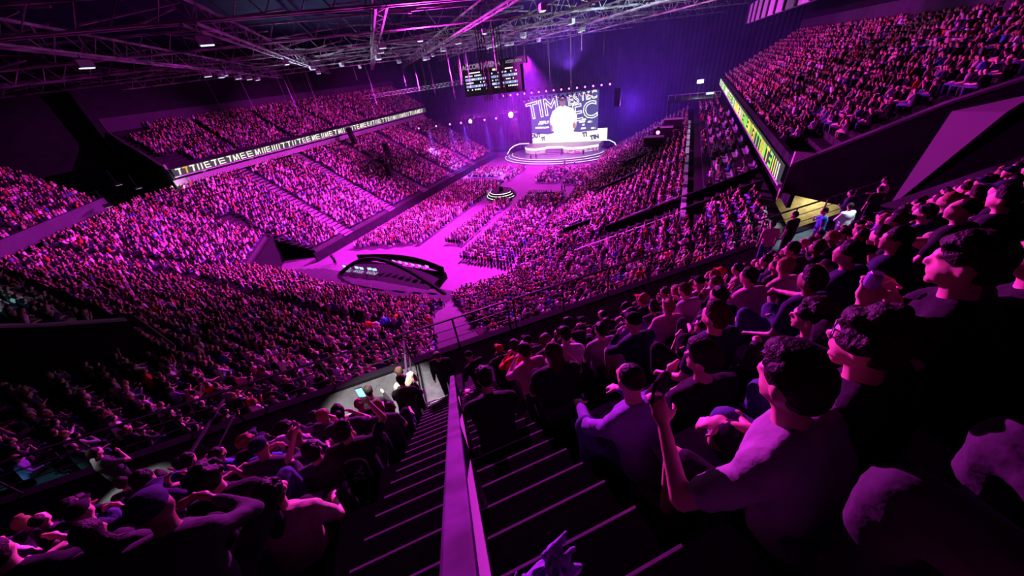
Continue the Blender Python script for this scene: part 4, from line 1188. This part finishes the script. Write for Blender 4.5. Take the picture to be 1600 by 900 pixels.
def seat_used(k, w_, r=.5): return any(abs(w_ - q) < r for q in taken.get(k, []))
def sit(V, k, w_, turn=0, **kw):
    u, z = row_at(k); du = kw.pop('du', 0); taken.setdefault(k, []).append(w_)
    return spawn(V, P_uw(u + du, w_, z), YB + turn, **kw)
def world_pt(root, p): return Matrix.LocRotScale(root.location, root.rotation_euler, root.scale) @ Vector(p)
def phone(root, V, i, label, lit=None, off=(0, 0, 0)):
    hc, f, n = [Vector(q) for q in V['hands'][i]]
    M_ = Matrix.LocRotScale(root.location, root.rotation_euler, root.scale)
    p = M_ @ (hc + f * .06 + Vector(off))
    ph = empty('phone', p, root.rotation_euler.z)
    MB().box((0, 0, .02), (.078, .01, .155)).build('case', M_CONE, ph)
    MB().box((0, -.0065, .02), (.07, .003, .145)).build('display', lit or mat('phone_glass', (.02, .02, .03), .15), ph)
    MB().box((.02, .006, .08), (.022, .004, .022)).build('camera_bump', M_STEELD, ph)
    return tag(ph, label, 'phone')

def stand_px(V, z, px, py, turn=0, **kw):
    sc_ = kw.get('scale', 1.0); lp = Vector(V['head']) * sc_; d = _f * 507.64 + _X * (px - 800) + _U * (450 - py)
    P = d * ((z + lp.z - H) / d.z); off = Matrix.Rotation(YB + turn, 3, 'Z') @ lp
    p = Vector((P.x - off.x, P.y - off.y, z)); print('stand u %.2f w %.2f' % (p.dot(DN), p.dot(WR)))
    return spawn(V, p, YB + turn, **kw)
def sit_px(V, k, px, py, turn=0, part='head', **kw):
    """seat a figure on row k so that its head (or knee) lies on the sight line measured for it"""
    sc_ = kw.get('scale', 1.0); un, zn = NOSE(2.285 + .99 * k)
    lp = Vector(V[part]) * sc_; d = _f * 507.64 + _X * (px - 800) + _U * (450 - py)
    hz_ = zn + lp.z; P = d * ((hz_ - H) / d.z)
    off = Matrix.Rotation(YB + turn, 3, 'Z') @ lp; p = Vector((P.x - off.x, P.y - off.y, zn))
    u, w_ = p.dot(DN), p.dot(WR); taken.setdefault(k, []).append(w_)
    print('hero k%d du %.2f w %.2f' % (k, u - (un - .47), w_))
    return spawn(V, p, YB + turn, **kw)
# --- the nearest people, each posed by eye from the photograph
V = make_person(lean=.30, tw=.0, hy=-.15, hp=-.15, L=((.16, .12, -.21), (.04, .34, -.04)), Rr='lap', hair='tall', hi=True, fingers=True, wide=1.12, knee=.02, legs='short')
r = sit_px(V, 0, 1240, 598, .12, top='grey', leg='black', label='person in a pale grey T-shirt holding a phone, nearest right of the stair', scale=1.06)
phone(r, V, 0, 'dark phone in the raised left hand of the person in pale grey', off=(0, 0, .03))
V = make_person(lean=.22, tw=.0, hy=.0, hp=-.1, L='lap', Rr='lap', hair='curly', hi=True, wide=1.15)
r = sit_px(V, 0, 1358, 535, .15, top='black', label='person in black with curly dark hair and glasses, right of the grey T-shirt', scale=1.05)
hp_ = Vector(V['head']); gl = empty('glasses', world_pt(r, hp_), r.rotation_euler.z + .27)
for sx in (-1, 1):
    MB().path([Vector((sx * .034 + .026 * math.cos(t), .105, .012 + .02 * math.sin(t))) for t in [2 * PI * i / 12 for i in range(12)]], .003, 5, True).build('lens_rim', M_STEELD, gl)
    MB().bar((sx * .062, .1, .015), (sx * .08, .0, .012), .004).build('temple', M_STEELD, gl)
tag(gl, 'thin dark framed glasses worn by the curly haired person in the black T-shirt', 'glasses')
V = make_person(lean=.12, tw=.1, hy=.05, hp=-.1, L='drink', Rr='chin', hair='short', hi=True, fingers=True, wide=1.25, sleeves='short')
r = sit_px(V, 0, 1515, 410, .1, top='black', leg='black', label='large dark-clothed person raising a can to the mouth at the right edge of the picture', scale=1.1)
hc = Vector(V['hands'][0][0]) + Vector(V['hands'][0][1]) * .05
cn = empty('drink_can', world_pt(r, hc)); MB().lathe((0, 0, 0), [(.024, -.06), (.031, -.052), (.031, .052), (.024, .06)], 16).build('can_body', mat('violet_can', (.4, .25, .7), .3, .6), cn); MB().lathe((0, 0, .06), [(.024, 0), (.022, .004)], 16).build('lid', M_STEEL, cn)
tag(cn, 'small shiny drink can held to the mouth of the large person at the right', 'can')
V = make_person(lean=.1, tw=.1, hy=.2, L='out', Rr='lap', hair='short', hi=True, sleeves='long', wide=1.15)
sit_px(V, 0, 1640, 400, .05, top='black', label='person in black seated beyond the one raising a can, right edge of the picture', scale=1.05)
V = make_person(lean=.5, tw=.1, hy=.05, hp=-.25, L='knee', Rr='knee', hair='bald', hi=True, fingers=True, sleeves='long', spread=.26, knee=.12)
r = sit_px(V, 1, 985, 592, -.1, top='purple', leg='denim', label='close-cropped person in a violet jacket bent forward with raised jeans knees beside the stair', scale=1.04)
V = make_person(lean=.25, tw=.1, hy=.5, hp=-.1, L='chin', Rr='lap', hair='tall', hi=True, sleeves='long', wide=1.05)
sit_px(V, 1, 1100, 560, -.2, top='black', label='person in a black jacket with parted dark hair, beyond the raised phone', scale=1.04)
V = make_person(lean=.35, tw=.05, hy=.25, hp=-.1, L=((.2, .2, -.08), (-.1, .3, -.06)), Rr='lap', hair='curly', hi=True, sleeves='long', wide=1.05)
sit_px(V, 1, 1268, 495, .1, top='charcoal', label='curly haired person in a dark sweater with a raised forearm, beyond the grey T-shirt', scale=1.04)
V = make_person(lean=.2, tw=.1, hy=.2, hp=-.05, L='lap', Rr='lap', hair='short', hi=True, wide=1.05)
sit_px(V, 2, 1335, 420, -.1, top='pink', label='dark haired person in a pink T-shirt looking left towards the stage floor')
V = make_person(lean=.15, tw=.15, hy=.35, hp=.05, L='fold', Rr='fold', hair='short', hi=True, wide=1.0)
sit_px(V, 2, 1412, 408, .15, top='black', leg='black', label='profile-faced person in a black T-shirt with a violet collar, beside the pink T-shirt')
V = make_person(lean=.2, tw=.1, hy=.3, hp=.0, L='drink', Rr='lap', hair='curly', hi=True)
sit_px(V, 2, 1103, 510, .1, top='purple', label='curly haired person in a violet top between two dark jackets one row beyond', hairc='brown')
# left of the stair
V = make_person(lean=.18, tw=-.05, hy=-.05, hp=.02, L='lap', Rr=((.10, .24, .02), (.0, .36, .26)), hair='short', hi=True, fingers=True, wide=1.12)
r = sit_px(V, 3, 537, 672, -.05, top='black', leg='black', label='person in a black T-shirt with arched back print, filming with a phone', scale=1.03)
phone(r, V, 1, 'raised phone with a lit screen filming the stage, left of the stair', lit=emis('phone_glow', (.35, .9, 1.0), 1.6), off=(0, 0, .04))
M_PRINT = emis('x', (1, 1, 1), 1); M_PRINT = mat('grey_print', (.45, .4, .45), .9)
pr = MB()
for i in range(22):
    t = PI * i / 21; wv = .125
    x = wv * math.cos(t); z = .30 + .10 * math.sin(t)
    if i in (0, 21):
        for q in range(6): pr.box((x, 0, .28 - q * .04), (.016, .004, .024))
    pr.box((x, 0, z), (.017, .004, .022), Matrix.Rotation(-t + PI / 2, 3, 'Y'))
for i in range(40): pr.box((random.uniform(-.07, .07), 0, .09 + random.uniform(0, .2)), (random.uniform(.006, .02), .004, random.uniform(.006, .03)), Matrix.Rotation(random.uniform(0, 3), 3, 'Y'))
o = pr.build('shirt_print', M_PRINT, r); o['kind'] = 'stuff'; o.location = (0, -.135, .57); o.rotation_euler = (-.22, 0, 0)
V = make_person(lean=.2, tw=0, hy=.1, L='high', Rr='high', hair='short', hi=True)
sit_px(V, 3, 488, 705, 0, top='charcoal', label='dark haired person beside the printed black T-shirt, hands raised')
V = make_person(lean=.3, tw=0, hy=.15, hp=-.1, L='chin', Rr='knee', hair='short', hi=True)
sit_px(V, 5, 610, 638, -.05, top='black', label='person in black leaning forward left of the stair, beyond the lit phone', hairc='brown')
V = make_person(lean=.25, tw=.1, hy=.3, hp=0, L='out', Rr='lap', hair='short', hi=True, fingers=True, sleeves='short', wide=1.1)
sit_px(V, 2, 425, 770, -.2, top='beige', leg='black', label='person in a light top stretching an arm across the row, lower left of the stair', scale=1.04)
V = make_person(lean=.15, tw=.1, hy=.2, L='lap', Rr='fold', hair='curly', hi=True)
sit_px(V, 2, 325, 745, 0, top='black', label='curly haired dark figure with lit hair edge, lower left above the aisle patch', scale=1.05)
# knees of the nearest row beyond the lower right corner
V = make_person(lean=-.1, L='side', Rr='side', hi=True, spread=.19, knee=.02)
sit_px(V, -1, 1450, 752, -.1, 'knee', top='black', leg='charcoal', label='seated person at the lower right corner of whom only the dark trousers knees show', scale=1.08)
# standing people
V = make_person('stand', lean=.12, tw=.1, hy=-.4, hp=-.3, L='bag', Rr='bag', hair='short', hi=True, fingers=True, wide=1.05)
stand_px(V, 17.05, 624, 582, .5, top='beige', leg='denim', hairc='brown', label='person in a pale cream shirt and blue jeans standing in the white lit gangway', scale=1.02)
V = make_person('stand', lean=.9, tw=0, hy=.2, hp=-.35, L='grip', Rr='bag', hair='short', hi=True, fingers=True, sleeves='long', wide=1.15, knee=.1)
stand_px(V, NOSE(1.294 + .33 * 11)[1], 757, 590, -.1, top='black', leg='black', label='tall person in black bending over by the lower end of the wide handrail', scale=1.0)
stand_px(make_person('stand', lean=.45, hy=-.3, hp=-.3, L='bag', Rr='fold', hair='cap', hi=True, sleeves='long', wide=1.1), 17.05, 733, 556, .4, top='black', leg='black', label='person in a dark cap and jacket standing past the end of the wide handrail', hairmat=cloth('black'))
stand_px(make_person('stand', lean=.1, hy=.2, hp=-.3, L='down', Rr='down', hair='short', hi=True, sleeves='long'), 17.05, 683, 557, 2.9, top='black', leg='black', label='person in black facing up the stair at its foot, left of the handrail end', hairc='brown')
V = make_person('stand', lean=.1, hy=.2, L='grip', Rr='down', hair='short', hi=False)
spawn(V, P_uw(7.0, 17.8, 17.05), YB + .6, top='pink', leg='charcoal', label='person in pink at the far end of the balcony rail by the cream wall')
VS = [make_person('stand', lean=.05, hy=h_, L=a, Rr=b, sleeves=c) for h_, a, b, c in ((.2, 'down', 'chin', 'short'), (-.3, 'fold', 'down', 'long'), (.4, 'down', 'down', 'short'))]
for i, (w_, u, tp, lab) in enumerate(((16.6, 6.6, 'black', 'standing person in black with a raised hand in front of the cream wall'), (15.6, 6.9, 'navy', 'standing person in navy left of the cream passage wall'),
        (12.4, 6.7, 'black', 'standing person in black in the right gangway beside a blue shirt'), (13.4, 6.4, 'blue', 'standing person in a bright blue shirt in the right gangway'), (14.3, 6.2, 'white', 'standing person in a white shirt leaning by the right gangway rail'),
        (11.2, 6.6, 'pink', 'standing person in a pink shirt leftmost in the right gangway'), (-7.2, 6.4, 'charcoal', 'standing person in dark grey in the left gangway'))):
    spawn(VS[i % 3], P_uw(u, w_, 17.05), YB + random.uniform(-.6, .8), top=tp, leg=random.choice(['denim', 'black']), label=lab)
# the rest of the block: shared figures, each with its own place
rs = random.Random(21)
POSES = []
for (ln, hy, hp, a, b, hr, sl) in ((.12, .3, 0, 'lap', 'lap', 'short', 'short'), (.35, .4, -.1, 'chin', 'lap', 'short', 'long'), (.2, .1, .05, 'fold', 'fold', 'curly', 'short'), (.1, .5, 0, 'lap', 'drink', 'long', 'short'),
        (.45, .2, -.2, 'phone', 'phone', 'short', 'long'), (.2, .35, .05, 'knee', 'chin', 'bun', 'short'), (.05, .1, .1, 'side', 'lap', 'tall', 'short'), (.3, .3, 0, 'chin', 'chin', 'cap', 'long'), (.15, .4, 0, 'lap', 'knee', 'bald', 'short'), (.2, -.2, 0, 'out', 'lap', 'short', 'long')):
    POSES.append((hr, make_person(lean=ln, tw=hy * .3, hy=hy, hp=hp, L=a, Rr=b, hair=hr, sleeves=sl, knee=rs.uniform(0, .08))))
TOPN = {'black': 'black', 'charcoal': 'dark grey', 'grey': 'grey', 'white': 'white', 'navy': 'navy', 'blue': 'blue', 'red': 'red', 'purple': 'violet', 'pink': 'pink', 'beige': 'beige', 'green': 'green'}
HAIRN = {'short': 'short dark hair', 'curly': 'curly hair', 'long': 'long hair', 'bun': 'bunned hair', 'tall': 'swept-up hair', 'cap': 'a cap', 'bald': 'cropped hair'}
ROWN = ['nearest row', 'second row', 'third row', 'fourth row', 'fifth row', 'sixth row', 'front row']
cand = []
for k in range(0, 7):
    u, z = row_at(k)
    for side in (-1, 1):
        for i in range(60):
            w_ = (.95 + .53 * i) if side > 0 else (-1.25 - .53 * i)
            if side < 0 and w_ < -13 or side > 0 and w_ > 31.5 - (6 - k) * .1: break
            p = P_uw(u, w_, z + 1.1); x, y, d = img(p)
            if d < 0 or not (-60 < x < 1660 and -60 < y < 1000): continue
            if seat_used(k, w_, .45): continue
            if rs.random() < .07: continue
            cand.append((d, k, side, i + 1, w_ + rs.uniform(-.06, .06)))
cand.sort()
print('block people', len(cand), 'heroes', sum(len(v) for v in taken.values()))
SEAT = MB(); SEAT.box((0, .02, .42), (.44, .40, .05)); SEAT.box((0, -.2, .64), (.44, .05, .42), Matrix.Rotation(-.1, 3, 'X')); SEAT.box((-.2, -.05, .2), (.04, .06, .42)); SEAT.box((.2, -.05, .2), (.04, .06, .42))
SEATM = SEAT.mesh('seat', mat('seat_plastic', (.03, .03, .045), .6))
def seat_at(k, w_, lab=None):
    u, z = row_at(k); o = bpy.data.objects.new('stadium_seat', SEATM); C.objects.link(o); o.location = P_uw(u - .02, w_, z); o.rotation_euler.z = YB
    tag(o, lab or f'dark seat under a posed spectator, {abs(w_):.2f} metres {"right" if w_ > 0 else "left"} of centre, {ROWN[max(0, k)]}', 'seat', 'dark stadium seats around the stair')
HS = 0
for k, l in sorted(taken.items()):
    for w_ in l: HS = HS + 1; seat_at(k, w_, f'dark seat under a posed spectator near the stair, {ordn(HS)} nearest to the picture bottom')
for d, k, side, n, w_ in cand[:268]:
    hr, V = rs.choice(POSES)
    tp = rs.choice(['black'] * 9 + ['charcoal'] * 4 + ['grey'] * 3 + ['white'] * 3 + ['navy', 'navy', 'blue', 'red', 'purple', 'pink', 'beige'])
    if d < 3.6: tp = rs.choice(['black', 'black', 'charcoal', 'navy'])
    lab = f"spectator in {TOPN[tp]} with {HAIRN[hr]}, {ordn(n)} seat {'right' if side > 0 else 'left'} of the stair, {ROWN[k]}"
    turn = (-.12 if side > 0 else -.3) + rs.uniform(-.2, .2)
    sit(V, k, w_, turn, top=tp, leg=rs.choice(['denim', 'black', 'black', 'charcoal', 'beige']), skin=rs.choice(['light', 'light', 'mid', 'deep']), hairc=rs.choice(['dark', 'dark', 'brown', 'fair']),
        hairmat=cloth(rs.choice(['black', 'navy', 'red'])) if hr == 'cap' else None, label=lab, group='spectators in the rows around the stair', scale=rs.uniform(.95, 1.06))
    seat_at(k, w_, f"dark folding seat, {ordn(n)} {'right' if side > 0 else 'left'} of the stair, {ROWN[k]}")
# the nearest people of the lower terrace, one by one
NEARP.sort(key=lambda q: img((q[0], q[1], q[2] + 1))[0])
for i, (x, y, z, yaw, s_) in enumerate(NEARP):
    hr, V = rs.choice(POSES); tp = rs.choice(['black'] * 8 + ['charcoal'] * 4 + ['grey'] * 3 + ['white'] * 3 + ['navy', 'purple', 'red', 'pink', 'beige'])
    spawn(V, (x, y, z), yaw, top=tp, leg=rs.choice(['denim', 'black', 'charcoal']), skin=rs.choice(['light', 'light', 'mid', 'deep']), hairc=rs.choice(['dark', 'dark', 'brown', 'fair']),
          hairmat=cloth('black') if hr == 'cap' else None, label=f'spectator in {TOPN[tp]} with {HAIRN[hr]}, {ordn(i + 1)} from left in rows past the fence', group='spectators in the nearest lower rows past the fence', scale=s_)
# jacket dropped on the stair
S_ = Soup()
rj = random.Random(3)
for i in range(40):
    a = rj.uniform(0, PI); c = Vector((rj.uniform(-.30, .30), rj.uniform(-.14, .14), rj.uniform(0, .10))); d_ = Vector((math.cos(a), math.sin(a) * .6, rj.uniform(-.04, .04))) * rj.uniform(.06, .13)
    S_.cap(c - d_, c + d_, rj.uniform(.018, .032), rj.uniform(.012, .026), 7)
S_.ell((0, 0, 0), (.3, .15, .06))
me = S_.mesh('crumpled_jacket', cloth('purple'), .012, 3, .0)
o = bpy.data.objects.new('crumpled_jacket', me); C.objects.link(o)
o.location = on_plane(1.42, .06, .97); o.scale = (.5, .5, .5); o.rotation_euler.z = YB + .3
tag(o, 'crumpled violet jacket lying on the stair just right of the handrail', 'jacket')

# round fuzzy party wigs in the middle of the near crowd
def up_ray(x, y, z, h=1.15): f_ = (H - z - h) / (H - z); return (x * f_, y * f_, z + h)
WIGS = [(*up_ray(-20.86, 12.82, 8.09), (.8, .05, .03), 'red'), (*up_ray(-20.63, 15.46, 6.77), (.9, .25, .03), 'orange'), (*up_ray(-20.72, 14.22, 7.39), (.08, .15, .9), 'blue'), (*up_ray(-20.41, 13.15, 7.92), (.8, .45, .7), 'pink')]
STAGEP = [(-38.6, 92.6, .8, 2.9, 'dark clad person standing on the left of the oval stage, outer of two'), (-37.2, 93.2, 1.2, 2.6, 'dark clad person standing on the left of the oval stage, inner of two'),
 (-23.9, 95.8, 1.2, 3.1, 'dark clad person standing high on the right side of the oval stage'), (-25.0, 90.4, 0, 3.3, 'person standing on the floor in front of the right end of the stage'), (-27.5, 89.4, 0, 2.9, 'person standing on the floor just right of the pink stage stair'),
 (-50.5, 30.5, 0, .5, 'person walking on the lit floor left of the mixing booth'), (-49.6, 30.1, 0, 1.0, 'second person on the lit floor left of the mixing booth'), (-21.5, 69.5, 0, 2.0, 'person standing in the cross aisle right of the round stage'), (-22.4, 70.3, 0, 1.2, 'person beside the cross aisle figure right of the round stage')]
for (x, y, z, c, cn_) in WIGS:
    S_ = Soup(); rj = random.Random(int(x * 9))
    for i in range(30):
        a = rj.uniform(0, 2 * PI); e = rj.uniform(-.6, 1.5); S_.ell((.24 * math.cos(a) * math.cos(e), .24 * math.sin(a) * math.cos(e), .22 * math.sin(e)), (.1, .1, .1), None, 6, 5)
    S_.ell((0, 0, 0), (.24, .24, .2))
    o = bpy.data.objects.new('party_wig', S_.mesh('party_wig', mat('wig_' + cn_, c, .8), .04, 1)); C.objects.link(o); o.location = (x, y, z)
    tag(o, f'big round fuzzy {cn_} party wig in the middle of the near crowd', 'wig')
# performers and crew on the stage and floor
for i, (x, y, z, rz, lab) in enumerate(STAGEP):
    spawn(VS[i % 3], (x, y, z), rz, top=['black', 'navy', 'black', 'white', 'charcoal'][i % 5], leg='black', label=lab)
